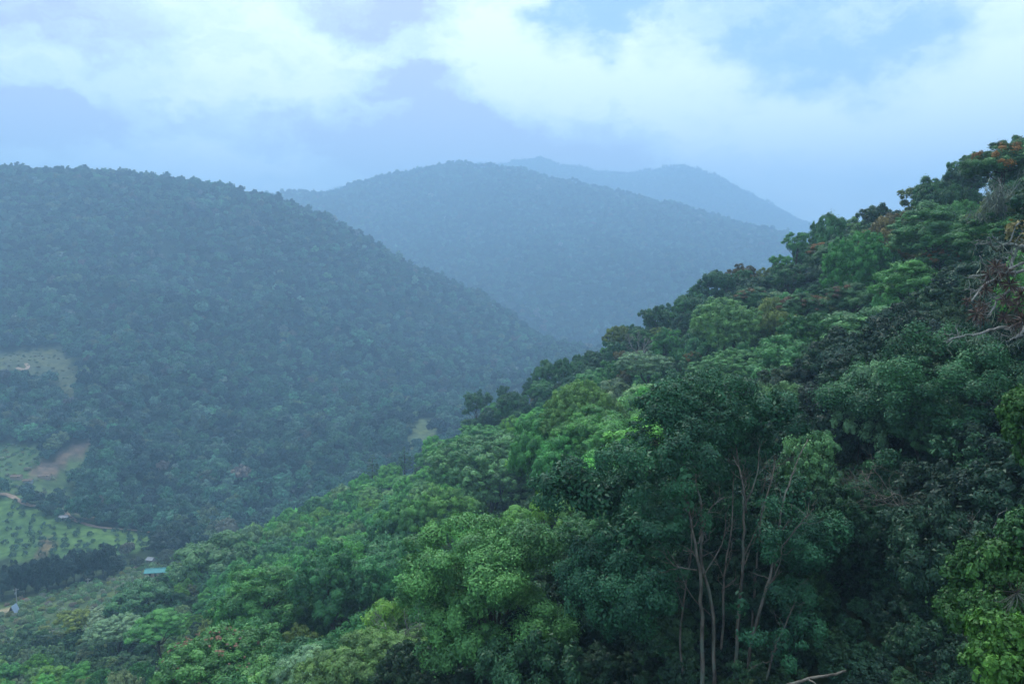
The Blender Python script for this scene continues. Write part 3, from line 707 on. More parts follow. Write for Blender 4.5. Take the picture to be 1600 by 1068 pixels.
hero(1245, 575, 105, 62, 42, 'dome', 2, 'mid green', 'rounded mid green tree between willow-like tree and tall clumped tree', rgb=(.050, .108, .062))
hero(1240, 650, 78, 72, 48, 'broad', 0, 'olive', 'olive tree with rusty tips just above the silvery shoulder crown', rgb=(.052, .082, .048))
hero(1430, 455, 100, 60, 36, 'dome', 0, 'fresh green', 'fresh green rounded tree below the rusty tufts on the upper slope', rgb=(.055, .120, .050))
hero(1460, 370, 110, 60, 50, 'tall', 2, 'mid green', 'bushy mid green tree on the upper slope beside the hanging lichen', rgb=(.045, .090, .050))
hero(1010, 575, 175, 50, 25, 'fine', 1, 'grey-green', 'grey-green soft tree next to the bare mauve-grey tree', rgb=(.120, .155, .130))
hero(520, 925, 112, 62, 62, 'dome', 2, 'dark green', 'heavy dark green tree in the gully between lighter crowns', phrase='the heavy dark gully tree', rgb=(.028, .072, .042))
hero(415, 945, 118, 68, 66, 'tall', 0, 'mid green', 'large mid green tree standing above the red-blossomed tree', phrase='the large mid green tree', rgb=(.048, .105, .045))
hero(640, 905, 105, 60, 72, 'tall', 1, 'dark green', 'dark green tree beside the lumpy tree in the gully shade', rgb=(.030, .080, .046))
hero(700, 800, 150, 42, 34, 'dome', 1, 'yellow-green', 'bright yellow-green rounded tree below the smooth feathery dome', phrase='the bright yellow-green tree', rgb=(.090, .160, .055))
hero(640, 825, 150, 46, 36, 'broad', 1, 'fresh green', 'fresh green broad tree left of the bright yellow-green tree', rgb=(.070, .140, .060))
hero(800, 845, 80, 50, 42, 'dome', 0, 'yellow-green', 'light green leafy crown peeking over the lumpy green tree', rgb=(.085, .150, .060))
hero(340, 875, 240, 62, 30, 'broad', 0, 'dark green', 'broad grey-green tree on the low end of the spur beside the valley', phrase='the broad valley-side tree', rgb=(.058, .090, .060))
hero(225, 945, 225, 55, 26, 'broad', 1, 'dark green', 'dark green spreading tree below the teal-roofed shed', rgb=(.036, .072, .048))
hero(250, 985, 160, 45, 24, 'dome', 0, 'fresh green', 'fresh green dome of foliage above the red-blossomed tree', rgb=(.060, .140, .055))
hero(185, 985, 190, 38, 18, 'fine', 0, 'grey-green', 'grey-green bushy tree on the lower valley slope', rgb=(.140, .175, .150))
hero(120, 968, 230, 26, 14, 'dome', 1, 'yellow-green', 'yellowish autumn-tinted tree in the valley scrub', rgb=(.14, .135, .04))
hero(165, 962, 225, 34, 15, 'fine', 1, 'grey-green', 'pale mauve-grey bushy tree in the valley scrub', rgb=(.20, .21, .19))
# red blossom and rusty air plants as extra tufts on some crowns
def tufts(style, sd, n, r_, L_):
    rng = np.random.RandomState(sd); rad = STYLE[style][0]; d = unit(rng.randn(n * 3, 3) + np.array([0, 0, .6])); d = d[d[:, 2] > -.1][:n]
    C = d * np.array(rad) * rng.uniform(.93, 1.04, (len(d), 1))
    return leaf_mesh('blossom', [leaves(rng, C, np.full(len(C), r_) * rng.uniform(.5, 1.3, len(C)), d, L_, .8, .5)], M_LEAF)
b_ = obj('blossom', tufts('dome', 5, 130, .17, .15), e_red, kind='stuff', label='clusters of dusty red blossom'); b_.location = c_red.location; b_.scale = c_red.scale; setcol(b_, (.24, .13, .10))
RUST = tufts('dome', 6, 26, .75, .30)
for (u, v, d, ru, rv, col, lab) in ((1305, 402, 150, 40, 22, (.19, .095, .035), 'tree topped with orange-brown tufts on the upper slope'), (1255, 482, 135, 36, 20, (.13, .075, .045), 'reddish brown tufted tree above the rounded mid green tree'),
                                    (1470, 408, 108, 26, 18, (.17, .095, .035), 'small tree with orange air plants below the hanging lichen'), (1570, 262, 96, 46, 34, (.24, .125, .035), 'tall skyline tree covered in bright orange air plants at the right edge'),
                                    (1082, 562, 150, 14, 12, (.17, .10, .04), 'small orange-brown tuft tree beside the pale willow-like tree'), (1335, 470, 130, 40, 24, (.10, .06, .04), 'brownish tree among dark crowns above the tall clumped tree'),
                                    (1180, 470, 170, 34, 18, (.12, .085, .04), 'olive-brown tree just above the pale willow-like tree')):
    e_, c_ = hero(u, v, d, ru, rv, 'dome', 1, 'dark green', lab, rgb=(.034, .064, .040))
    b_ = obj('air_plants', RUST, e_, kind='stuff', label='orange-brown air plants'); b_.location = c_.location; b_.scale = c_.scale; setcol(b_, col)
# conifers breaking the skyline and in the valley
def conifer_mesh(sd):
    rng = np.random.RandomState(sd); C, R, O = [], [], []
    for i in range(16):
        z = i / 15; rr = 2.6 * (1 - z) ** .85 + .15; n = max(3, int(9 * (1 - z)) + 2)
        for k in range(n):
            a = rng.rand() * 2 * pi; q = rng.uniform(.45, 1.0)
            C.append((math.cos(a) * rr * q, math.sin(a) * rr * q, -4.8 + z * 10 - .35 * q * rr + rng.randn() * .12)); R.append(.5 * (1 - .6 * z)); O.append((math.cos(a), math.sin(a), .1))
    C, R, O = np.array(C), np.array(R), np.array(O); me = leaf_mesh('crown', [leaves(rng, C, R, O, .42, 1.5, .35, .6, flat=.45)], M_LEAF)
    mb = MB(); mb.tube([(0, 0, -6), (0, 0, 1), (0.05, 0, 4), (0, .05, 8), (0, 0, 12)], [.26, .24, .2, .12, .04], 7); return me, mb.mesh('trunk', M_BARK, True)
STYLE['conifer'] = ((2.6, 2.6, 5.2),); SHAPE['conifer'] = 'pointed'
for k in range(2): PROTO[('conifer', k, 'mid')], PROTO[('conifer', k, 'trunk')] = conifer_mesh(40 + k); PROTO[('conifer', k, 'near')] = PROTO[('conifer', k, 'mid')]
hero(582, 735, 340, 21, 25, 'conifer', 0, 'dark green', 'pointed dark conifer breaking the spur skyline against the misty mountain', name='conifer_tree', phrase='the pointed skyline conifer', rgb=(.022, .042, .030))
hero(632, 714, 325, 14, 16, 'conifer', 1, 'dark green', 'smaller dark conifer on the skyline uphill of the pointed conifer', name='conifer_tree', rgb=(.022, .045, .034))
hero(745, 632, 288, 22, 26, 'ragged', 1, 'dark green', 'dark ragged tree standing above the spur skyline', phrase='the ragged skyline tree', rgb=(.026, .050, .036))
hero(785, 614, 284, 10, 12, 'ragged', 2, 'dark green', 'small lone dark crown poking above the skyline on a thin stem', rgb=(.024, .046, .034))

# --- bare and lichen-hung trees
def bare_tree(u, v, d, h_px, spread, seed, mat, label, levels=3, r0=.12, lean=0.0, name='dead_tree', phrase=None):
    rng = np.random.RandomState(seed); top = at(u, v - h_px, d); foot = at(u, v, d); g0 = float(gz(foot[0], foot[1])); b0 = np.array([foot[0], foot[1], min(g0, foot[2] - .5)])
    e_ = empty(name, b0, label, 'dead tree'); H = top[2] - foot[2]
    def grow(p, dv, ln, r, lev, mb):
        q = wiggly(rng, p, p + dv * ln, 6, .14); mb.tube(q - b0, np.linspace(r, r * .45, 6), 6 if lev > 1 else 4)
        if lev == 0: return
        for k in range(3 if lev > 1 else 4):
            s = q[rng.randint(2, 6)]; nv = unit(dv + rng.randn(3) * spread * np.array([1, .7, .6])); grow(s, nv, ln * rng.uniform(.45, .75), r * .5, lev - 1, mb)
    mb = MB(); mb.tube(wiggly(rng, b0 - [0, 0, .5], foot, 5, .03) - b0, np.linspace(r0 * 1.3, r0, 5), 7); mb.build('trunk', mat, e_, True)
    for k in range(4):
        mb = MB(); dv = unit(np.array([lean, 0, 1]) + rng.randn(3) * spread * np.array([1.0, .6, .35])); grow(foot, dv, H * rng.uniform(.5, .75), r0 * .8, levels - 1, mb); mb.build('branch', mat, e_, True)
    if phrase: LAND.append((u, v, phrase))
    return e_
bare_tree(1003, 560, 190, 38, .5, 3, M_BARK_GREY, 'bare mauve-grey tree among the dark crowns on the upper slope', 4, .16, phrase='the bare mauve-grey tree')
bare_tree(625, 1020, 73, 70, .55, 4, M_BARK_GREY, 'tangle of bare pale dead stems rising behind the feathery umbrella tree', 4, .07)
bare_tree(690, 1005, 70, 55, .35, 8, M_BARK_GREY, 'small forked dead trunk beside the lumpy green tree', 3, .07)
bare_tree(1425, 830, 46, 120, .9, 5, M_BARK_PALE, 'dead tree with thin spreading twigs in front of the big dark dome', 4, .075, -.9)
bare_tree(1395, 800, 47, 90, .6, 12, M_BARK_PALE, 'bare grey-brown sapling leaning out of the ragged shaded tree', 3, .06, -1.2)
bare_tree(1535, 870, 40, 70, .5, 6, M_BARK_GREY, 'pale grey dead sapling behind the bright green shrubs', 3, .05)
bare_tree(1470, 1060, 36, 40, .8, 9, M_BARK_PALE, 'low bare branches sticking up at the lower edge', 3, .035)
def strands(rng, pts, L_, name, parent, origin, rgb):
    """hanging beard lichen: thin drooping blades"""
    V = []; cv = []
    for p_ in pts:
        for k in range(7):
            s = p_ + rng.randn(3) * .12; ln = L_ * rng.uniform(.4, 1.3); w = ln * .045; a = unit(rng.randn(3) * np.array([1, .6, 0])); e = s + np.array([rng.randn() * .45 * ln, rng.randn() * .35 * ln, -ln * rng.uniform(.2, 1)])
            V += [s, s * .5 + e * .5 + a * w, e, s * .5 + e * .5 - a * w]; cv.append(rng.rand())
    me = leaf_mesh(name, [(np.array(V) - origin, np.array(cv))], M_LEAF); o = obj(name, me, parent, kind='stuff'); setcol(o, rgb); return o
rng = np.random.RandomState(9)
lb = at(1660, 560, 43); lb[2] = float(gz(lb[0], lb[1]))
lich = empty('dead_tree', lb, 'gnarled dead tree at the right edge hung with pale lichen and red-brown air plants', 'dead tree'); LAND.append((1560, 450, 'the lichen-hung dead tree'))
stick([lb + [0, 0, -1], at(1655, 560, 43), at(1640, 470, 43), at(1622, 400, 43), at(1615, 350, 43)], .24, .1, 'trunk', M_BARK_GREY, lich, lb, rng, 8)
arms = [[(1640, 470), (1600, 505), (1560, 512), (1530, 522), (1505, 524), (1480, 535)], [(1632, 430), (1600, 385), (1585, 400), (1578, 420), (1550, 425), (1530, 400)], [(1622, 400), (1596, 412), (1560, 425), (1515, 432)],
        [(1625, 410), (1580, 380), (1556, 392), (1545, 370)], [(1640, 470), (1590, 450), (1560, 470), (1540, 500)], [(1632, 430), (1588, 425), (1540, 445), (1518, 470)], [(1640, 480), (1610, 500), (1590, 525), (1578, 530)]]
tips = []
for a in arms:
    w3 = [at(u, v, 43 - i * .25 + rng.randn() * .3) for i, (u, v) in enumerate(a)]
    stick(w3, .115, .035, 'branch', M_BARK_GREY, lich, lb, rng, 7, 6, 1.2); tips += list(smooth_path(w3)[5:])
strands(rng, [tips[i] + rng.randn(3) * .25 for i in rng.randint(0, len(tips), 170)], .42, 'lichen', lich, lb, (.17, .22, .18))
def rosette(rng, n=60, r=.55):
    V, cv = [], []
    for k in range(n):
        d = unit(rng.randn(3) + np.array([0, 0, .15])); a = unit(np.cross(d, rng.randn(3))); ln = r * rng.uniform(.6, 1.15); w = .03
        V += [np.zeros(3), d * ln * .5 + a * w, d * ln + np.array([0, 0, -.12 * ln]), d * ln * .5 - a * w]; cv.append(rng.rand())
    return leaf_mesh('air_plant', [(np.array(V), np.array(cv))], M_LEAF)
ROS = [rosette(rng) for k in range(3)]
for i, (u, v, s) in enumerate(((1556, 418, 1.2), (1572, 424, 1.1), (1545, 428, 1), (1578, 445, 1.2), (1540, 452, 1), (1527, 490, 1.2), (1533, 478, 1), (1595, 462, 1.2), (1590, 478, 1), (1572, 470, 1), (1598, 500, 1.3), (1585, 505, 1), (1560, 440, .9), (1535, 498, .9), (1512, 470, .7), (1568, 495, .9))):
    o = obj('air_plant', ROS[i % 3], lich); o.location = at(u, v, 42.2 + rng.randn() * .3) - lb; o.scale = (s, s, s); setcol(o, np.array((.10, .066, .056)) * rng.uniform(.75, 1.3))
# lichen tree higher up
rng = np.random.RandomState(19); l2 = at(1572, 345, 92); l2[2] = float(gz(l2[0], l2[1]))
up = empty('dead_tree', l2, 'pale lichen-draped tree below the orange air plants near the right edge', 'dead tree'); LAND.append((1562, 310, 'the pale lichen-draped tree'))
stick([l2 - [0, 0, 1], at(1572, 345, 92), at(1568, 310, 92), at(1560, 278, 92)], .16, .06, 'trunk', M_BARK_GREY, up, l2, rng)
tips = []
for k in range(11):
    e = at(1560 + rng.randn() * 22, 300 + rng.randn() * 22, 91 + rng.randn()); s = at(1568, rng.uniform(290, 335), 92); stick([s, (s + e) / 2 + rng.randn(3) * .3, e], .05, .02, 'branch', M_BARK_GREY, up, l2, rng, 5, 4, 1.3); tips += [s * .4 + e * .6, e, e + rng.randn(3) * .4, e * .8 + s * .2]
strands(rng, [tips[i] + rng.randn(3) * .35 for i in rng.randint(0, len(tips), 220)], 1.0, 'lichen', up, l2, (.16, .20, .165))
HERO_DISC.append((1562, 310, 28, 32, 91))
# dead fern clump on the bright shrub, the fallen branch
fc = at(1588, 925, 23.0); fern = empty('dead_fern', fc, 'dry grey-brown clump of spiky dead fronds on the bright green shrub', 'dead fern')
rng = np.random.RandomState(23)
for k in range(34):
    d = unit(np.array([rng.randn() - .3, -abs(rng.randn()) * .8, rng.randn()])); mb = MB(); q = wiggly(rng, (0, 0, 0), d * rng.uniform(.5, 1.0), 5, .08, .12); mb.tube(q, np.linspace(.014, .004, 5), 4); mb.build('frond', M_BARK, fern)
fb = at(1280, 1060, 33); br = empty('fallen_branch', fb, 'pale broken branch lying across the lower edge beneath the huge tree', 'branch')
stick([at(1228, 1072, 33), at(1262, 1060, 33), at(1292, 1055, 33), at(1322, 1047, 33)], .075, .05, 'limb', M_BARK_PALE, br, fb, rng, 7)
stick([at(1262, 1060, 33), at(1275, 1068, 32.6), at(1282, 1080, 32.4)], .04, .02, 'side_limb', M_BARK_PALE, br, fb, rng, 6)
# thin trunks in the shade at the huge tree's foot
for i, (u, v, d) in enumerate(((1290, 900, 47), (1318, 880, 49), (1345, 890, 48), (1372, 930, 46), (1402, 940, 47), (1360, 1000, 44))):
    rng = np.random.RandomState(60 + i); tp = at(u, v, d); g0 = float(gz(tp[0], tp[1])); b0 = np.array([tp[0] + rng.randn() * .4, tp[1], g0])
    e_ = empty('sapling', b0, '%s thin dark sapling trunk in the shade, counted rightward from the huge tree' % ('first', 'second', 'third', 'fourth', 'fifth', 'sixth')[i], 'sapling', 'saplings in the shade')
    stick([b0 - [0, 0, .5], b0 * .6 + tp * .4 + rng.randn(3) * .2, tp], .09, .03, 'trunk', M_BARK, e_, b0, rng, 6, 5, 1.2)
    c_ = obj('crown', PROTO[('ragged', i % 3, 'mid')], e_); c_.location = tp - b0; c_.scale = (.28, .28, .2); setcol(c_, (.028, .066, .04))
print('heroes', time.time() - T0)

# --- the closed canopy of the spur
rng = np.random.RandomState(2024)
x, y = poisson(rng, 30000, fan(52, 440), lambda a, b: np.random.RandomState(3).uniform(5.0, 8.2, len(a)) * np.clip(.8 + np.hypot(a, b) / 900, .85, 1.1))
ok = spur(x, y) & seen(x, y) & not_open(x, y)
for (tx, ty, tr) in TAKEN: ok &= (x - tx) ** 2 + (y - ty) ** 2 > (tr + 1.2) ** 2
x, y = x[ok], y[ok]; z = gz(x, y)
ca_u, ca_v = pix(np.stack([x, y, z + 9], 1)); ok = np.ones(len(x), bool)
for (hu, hv, hru, hrv, hd) in HERO_DISC:          # keep the sight line to each described tree free of generic crowns
    if hd > 60: ok &= ~((y < hd - 1) & (((ca_u - hu) / (4.2 * FPX / y + hru * .35)) ** 2 + ((ca_v - hv) / (4.2 * FPX / y + hrv * .35)) ** 2 < 1))
ok &= ~((ca_u < 262) & (ca_v < 992) & (ca_v > 880) & (y > 120)) & ~((ca_u < 120) & (ca_v < 1012) & (ca_v > 880))
x, y, z = x[ok], y[ok], z[ok]; n = len(x)
u, v = pix(np.stack([x, y, z + 8], 1))
ridx = np.array([r_[:2] for r_ in R3]); dr = np.full(n, 1e9)
for i in range(len(ridx) - 1):
    a, b = ridx[i], ridx[i + 1]; ab = b - a; tt = np.clip(((x - a[0]) * ab[0] + (y - a[1]) * ab[1]) / (ab @ ab), 0, 1)
    dr = np.minimum(dr, np.hypot(x - a[0] - tt * ab[0], y - a[1] - tt * ab[1]))
#            dbg  dg  mid fresh yel pale grey olive rust
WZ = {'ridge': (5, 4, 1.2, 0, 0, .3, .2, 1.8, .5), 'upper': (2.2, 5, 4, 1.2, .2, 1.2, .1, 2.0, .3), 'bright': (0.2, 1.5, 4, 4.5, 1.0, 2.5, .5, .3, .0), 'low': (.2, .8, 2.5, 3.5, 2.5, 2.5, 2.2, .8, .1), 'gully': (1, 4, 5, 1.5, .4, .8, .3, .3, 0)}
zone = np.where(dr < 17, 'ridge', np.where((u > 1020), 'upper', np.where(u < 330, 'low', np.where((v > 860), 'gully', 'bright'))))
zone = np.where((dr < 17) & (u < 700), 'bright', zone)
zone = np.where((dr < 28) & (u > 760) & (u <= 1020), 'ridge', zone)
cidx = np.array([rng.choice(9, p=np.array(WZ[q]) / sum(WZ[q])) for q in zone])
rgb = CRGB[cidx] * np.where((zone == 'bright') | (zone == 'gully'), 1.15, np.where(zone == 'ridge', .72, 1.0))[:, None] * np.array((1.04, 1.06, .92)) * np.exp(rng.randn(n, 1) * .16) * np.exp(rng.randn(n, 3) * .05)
rr = rng.uniform(3.0, 5.6, n) * np.where(zone == 'low', .62, 1.0) * np.where((y < 75), .85, 1); rr = np.where((dr < 17), rr * .82, rr)
rz = rr * rng.uniform(.72, 1.15, n); hc = rz * .75 + rng.uniform(3.0, 6.5, n) * np.where(zone == 'low', .45, 1.0)
sty = np.array([('ragged' if rng.rand() < (.6 if zone[i] == 'ridge' else .18) else rng.choice(['dome', 'tall', 'broad', 'fine'], p=[.42, .28, .2, .10])) for i in range(n)])
# how much of each crown the photograph's viewpoint shows (nearest first)
GW_, GH_ = 800, 534; cov = np.zeros((GH_, GW_), bool); yy, xx = np.mgrid[0:GH_, 0:GW_]
uc, vc = pix(np.stack([x, y, z + hc], 1)); pr, pz = rr * FPX / y, rz * FPX / y
items = [(y[i], i, uc[i], vc[i], pr[i], pz[i]) for i in range(n)] + [(h[4], -1, h[0], h[1], h[2], h[3]) for h in HERO_DISC]
vis = np.zeros(n)
for dd, i, a, b, ra, rb in sorted(items):
    a, b, ra, rb = a / 2, b / 2, max(ra * .5 * .92, .6), max(rb * .5 * .92, .6)
    x0, x1, y0, y1 = int(max(a - ra, 0)), int(min(a + ra + 2, GW_)), int(max(b - rb, 0)), int(min(b + rb + 2, GH_))
    if x1 <= x0 or y1 <= y0: continue
    mk = ((xx[y0:y1, x0:x1] - a) / ra) ** 2 + ((yy[y0:y1, x0:x1] - b) / rb) ** 2 < 1
    if i >= 0: vis[i] = (mk & ~cov[y0:y1, x0:x1]).sum()
    cov[y0:y1, x0:x1] |= mk
order = np.argsort(-vis); chosen = order[:262]; chosen = chosen[vis[chosen] > 6]
rest = np.setdiff1d(np.arange(n), chosen)
print('canopy trees', n, 'as objects', len(chosen), 'least visible px', vis[chosen].min() * 4 if len(chosen) else 0, time.time() - T0)
ORD = ['first', 'second', 'third', 'fourth', 'fifth', 'sixth', 'seventh', 'eighth', 'ninth', 'tenth', 'eleventh', 'twelfth', 'thirteenth', 'fourteenth', 'fifteenth', 'sixteenth', 'seventeenth', 'eighteenth', 'nineteenth', 'twentieth']
ORD += ['twenty-' + q for q in ORD[:9]] + ['thirtieth'] + ['thirty-' + q for q in ORD[:9]] + ['fortieth'] + ['forty-' + q for q in ORD[:9]] + ['fiftieth'] + ['fifty-' + q for q in ORD[:9]] + ['sixtieth'] + ['sixty-' + q for q in ORD[:9]] + ['seventieth'] + ['seventy-' + q for q in ORD[:9]]
lab = {}; buckets = {}
for i in chosen:
    if dr[i] < 12: buckets.setdefault('sky', []).append((-uc[i], i)); continue
    d2 = [(math.hypot(uc[i] - q[0], (vc[i] - q[1]) * 1.2), k) for k, q in enumerate(LAND)]; dm, k = min(d2)
    an = math.degrees(math.atan2(-(vc[i] - LAND[k][1]), uc[i] - LAND[k][0])) % 360
    dirn = ('right of', 'up and right of', 'above', 'up and left of', 'left of', 'down and left of', 'below', 'down and right of')[int(((an + 22.5) % 360) // 45)]
    buckets.setdefault((k, dirn), []).append((dm, i))
for key, lst in buckets.items():
    lst.sort()
    for j, (_, i) in enumerate(lst):
        look = '%s %s tree' % (CN[cidx[i]], SHAPE[sty[i]])
        if key == 'sky': lab[i] = '%s on the spur skyline, %s from its upper end' % (look, ORD[min(j, len(ORD) - 1)])
        else: lab[i] = '%s, %s one %s %s' % (look, ORD[j], key[1], LAND[key[0]][2])
for i in chosen:
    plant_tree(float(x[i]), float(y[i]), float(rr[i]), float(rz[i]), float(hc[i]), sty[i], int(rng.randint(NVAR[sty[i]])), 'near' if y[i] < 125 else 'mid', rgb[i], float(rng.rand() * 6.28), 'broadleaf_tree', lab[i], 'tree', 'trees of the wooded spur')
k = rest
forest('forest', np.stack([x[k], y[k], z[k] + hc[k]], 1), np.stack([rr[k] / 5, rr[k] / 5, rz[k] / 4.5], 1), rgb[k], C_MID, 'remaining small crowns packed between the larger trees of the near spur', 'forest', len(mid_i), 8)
# undergrowth below and between the crowns
rng = np.random.RandomState(31); SHADY = [(.024, .074, .037), (.036, .096, .043), (.018, .058, .032)]; UNDER = [(.05, .13, .055), (.075, .17, .065), (.03, .09, .04), (.12, .19, .10), (.10, .15, .05)]      # SHADY: leaf greens darkened to paint in the shade below the trees
def under(name, label, n_try, r0, r1, sp, sc, hk, coll, ncoll, sd, cols):
    bx, by = poisson(rng, n_try, fan(r0, r1, -250, 1850), sp)
    ok = spur(bx, by) & seen(bx, by) & not_open(bx, by, [F_ORCH, F_UP, F_STRIP, F_CLEAR, F_BARE, F_SCRUB]); bx, by = bx[ok], by[ok]; ok = ~((np.abs(bx - gb[0]) < 4.5) & (by < 45)) if r0 >= 40 else np.ones(len(bx), bool); bx, by = bx[ok], by[ok]; nb = len(bx)
    sb = sc(by) * rng.uniform(.6, 1.3, nb); tb, _ = pal(rng, nb, cols, [4, 4, 4, 1.5, 1][:len(cols)])
    forest(name, np.stack([bx, by, gz(bx, by) + sb * hk], 1), np.stack([sb, sb, sb * rng.uniform(.7, 1.3, nb)], 1), tb, coll, label, 'undergrowth', ncoll, sd); return nb
nb = under('undergrowth', 'leafy undergrowth filling the ground between the trees of the spur', 26000, 78, 440, lambda a, b: np.clip(b * .018, 1.6, 4.6), lambda b: np.clip(b * .0028, .25, .55), 2.4, C_BUSH, 4, 9, UNDER)
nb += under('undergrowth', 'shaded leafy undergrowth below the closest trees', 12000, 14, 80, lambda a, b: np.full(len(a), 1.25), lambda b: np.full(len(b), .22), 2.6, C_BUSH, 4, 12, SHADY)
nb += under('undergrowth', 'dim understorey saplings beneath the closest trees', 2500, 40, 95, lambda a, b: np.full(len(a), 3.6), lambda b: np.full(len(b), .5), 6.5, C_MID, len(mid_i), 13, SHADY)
print('undergrowth', nb, time.time() - T0)

# ------------------------------------------------------------------ the cultivated valley
rng = np.random.RandomState(41)
sx, sy = poisson(rng, 24000, lambda r_, n_: (r_.uniform(-390, -60, n_), r_.uniform(230, 600, n_)), lambda a, b: np.full(len(a), 2.3))
ok = inside(F_SCRUB, sx, sy) & ~inside(F_BARE, sx, sy); s2 = inside(F_STRIP, sx, sy) & (rng.rand(len(sx)) < .22) & ~inside(F_BROWN, sx, sy); ok |= s2 | (inside(F_LEFT, sx, sy) & (rng.rand(len(sx)) < .5))
sx, sy = sx[ok], sy[ok]; ns = len(sx); ss = rng.uniform(.13, .32, ns) * np.where(rng.rand(ns) < .1, 1.6, 1)
ts, _ = pal(rng, ns, [(.14, .29, .11), (.19, .31, .14), (.10, .22, .10), (.25, .30, .21), (.22, .28, .09), (.23, .21, .15)], [4, 3, 2, 1.6, .8, .8])
forest('scrub', np.stack([sx, sy, gz(sx, sy) + ss * 2.0], 1), np.stack([ss, ss, ss * .75], 1), ts, C_BUSH, 'low mixed scrub covering the rough valley pasture', 'scrub', 4, 10)
ux, uy = poisson(rng, 6000, lambda r_, n_: (r_.uniform(-520, -300, n_), r_.uniform(560, 800, n_)), lambda a, b: np.full(len(a), 4.0))
ok = inside(F_UP, ux, uy) & (rng.rand(len(ux)) < .35); ux, uy = ux[ok], uy[ok]; ns = len(ux); ss = rng.uniform(.15, .3, ns)
ts, _ = pal(rng, ns, [(.07, .13, .055), (.10, .15, .07), (.14, .13, .07)], [2, 2, 2])
forest('scrub', np.stack([ux, uy, gz(ux, uy) + ss * 1.6], 1), np.stack([ss, ss, ss * .6], 1), ts, C_BUSH, 'sparse bushes on the brownish hillside clearing', 'scrub', 4, 11)
# dirt track
def ribbon(name, px, w, mat, lift=.12, **pr):
    p_ = smooth_path(np.array([on_ground(u, v) for u, v in px]), 12); q = p_[:, :2]; t_ = np.gradient(q, axis=0); t_ = unit(t_); nn = np.stack([-t_[:, 1], t_[:, 0]], 1)
    rows = []
    for s in np.linspace(-1, 1, 5):
        e = q + nn * w * .5 * s * (1 + .12 * np.sin(np.arange(len(q)) * .7))[:, None]; rows.append(np.column_stack([e, gz(e[:, 0], e[:, 1]) + lift + .05 * (1 - s * s)]))
    V = np.stack(rows, 1).reshape(-1, 3); F = [(i * 5 + j, i * 5 + j + 1, i * 5 + j + 6, i * 5 + j + 5) for i in range(len(q) - 1) for j in range(4)]
    return obj(name, mesh_np(name, V, F, mat, True), None, **pr)
ribbon('path', [(-60, 776), (-10, 772), (12, 774), (28, 781), (40, 788), (56, 791), (74, 791), (88, 793), (98, 797), (108, 808), (125, 816), (150, 823), (180, 826), (215, 829), (250, 834)], 3.6, M_SOIL, .25, kind='structure')
ribbon('path', [(26, 575), (38, 578), (44, 574), (40, 568)], 3.0, M_SOIL, .3, kind='structure')
# orchard bushes, in rows
def bush_mesh(sd):
    r_ = np.random.RandomState(sd); C, R, O, lc, lr = clump_set(r_, (1, 1, .8), 6, .42, .3, -.1); return leaf_mesh('foliage', [leaves(r_, C, R, O, .22, .9, .6)], M_LEAF)
BUSH = [bush_mesh(70 + k) for k in range(4)]; mb = MB(); mb.tube([(0, 0, -.9), (0, 0, 0)], [.09, .06], 5); BST = mb.mesh('stem', M_BARK)
cen = F_ORCH.mean(0); e1 = np.array([math.cos(.12), math.sin(.12)]); e2 = np.array([-e1[1], e1[0]]); cand = []
for j in range(-14, 15):
    for i in range(-30, 31):
        q = cen + e1 * (i * 6.4 + (j % 2) * 3.0) + e2 * j * 9.0 + rng.randn(2) * .7
        if inside(F_ORCH, q[0:1], q[1:2])[0] and rng.rand() < .9:
            uu, vv = pix(np.array([q[0], q[1], float(gz(*q)) + 1]))
            if 2 < uu < 262 and vv < 880: cand.append((j, i, q, uu, vv))
rows = sorted({c_[0] for c_ in cand}, reverse=True)
for c_ in cand:
    j, i, q, uu, vv = c_; row = rows.index(j); pos = sorted(k_[3] for k_ in cand if k_[0] == j).index(uu); s = rng.uniform(1.15, 2.2)
    e_ = empty('orchard_bush', (q[0], q[1], float(gz(*q))), 'round dark orchard bush, %s from the left in the %s row below the dirt track' % (ORD[pos], ORD[row]), 'bush', 'orchard bushes')
    f_ = obj('foliage', BUSH[rng.randint(4)], e_); f_.location = (0, 0, s * .75); f_.scale = (s, s, s); f_.rotation_euler = (0, 0, rng.rand() * 6); setcol(f_, np.array((.028, .085, .050)) * rng.uniform(.8, 1.3))
    t_ = obj('stem', BST, e_); t_.location = (0, 0, s * .6)
print('orchard', len(cand))
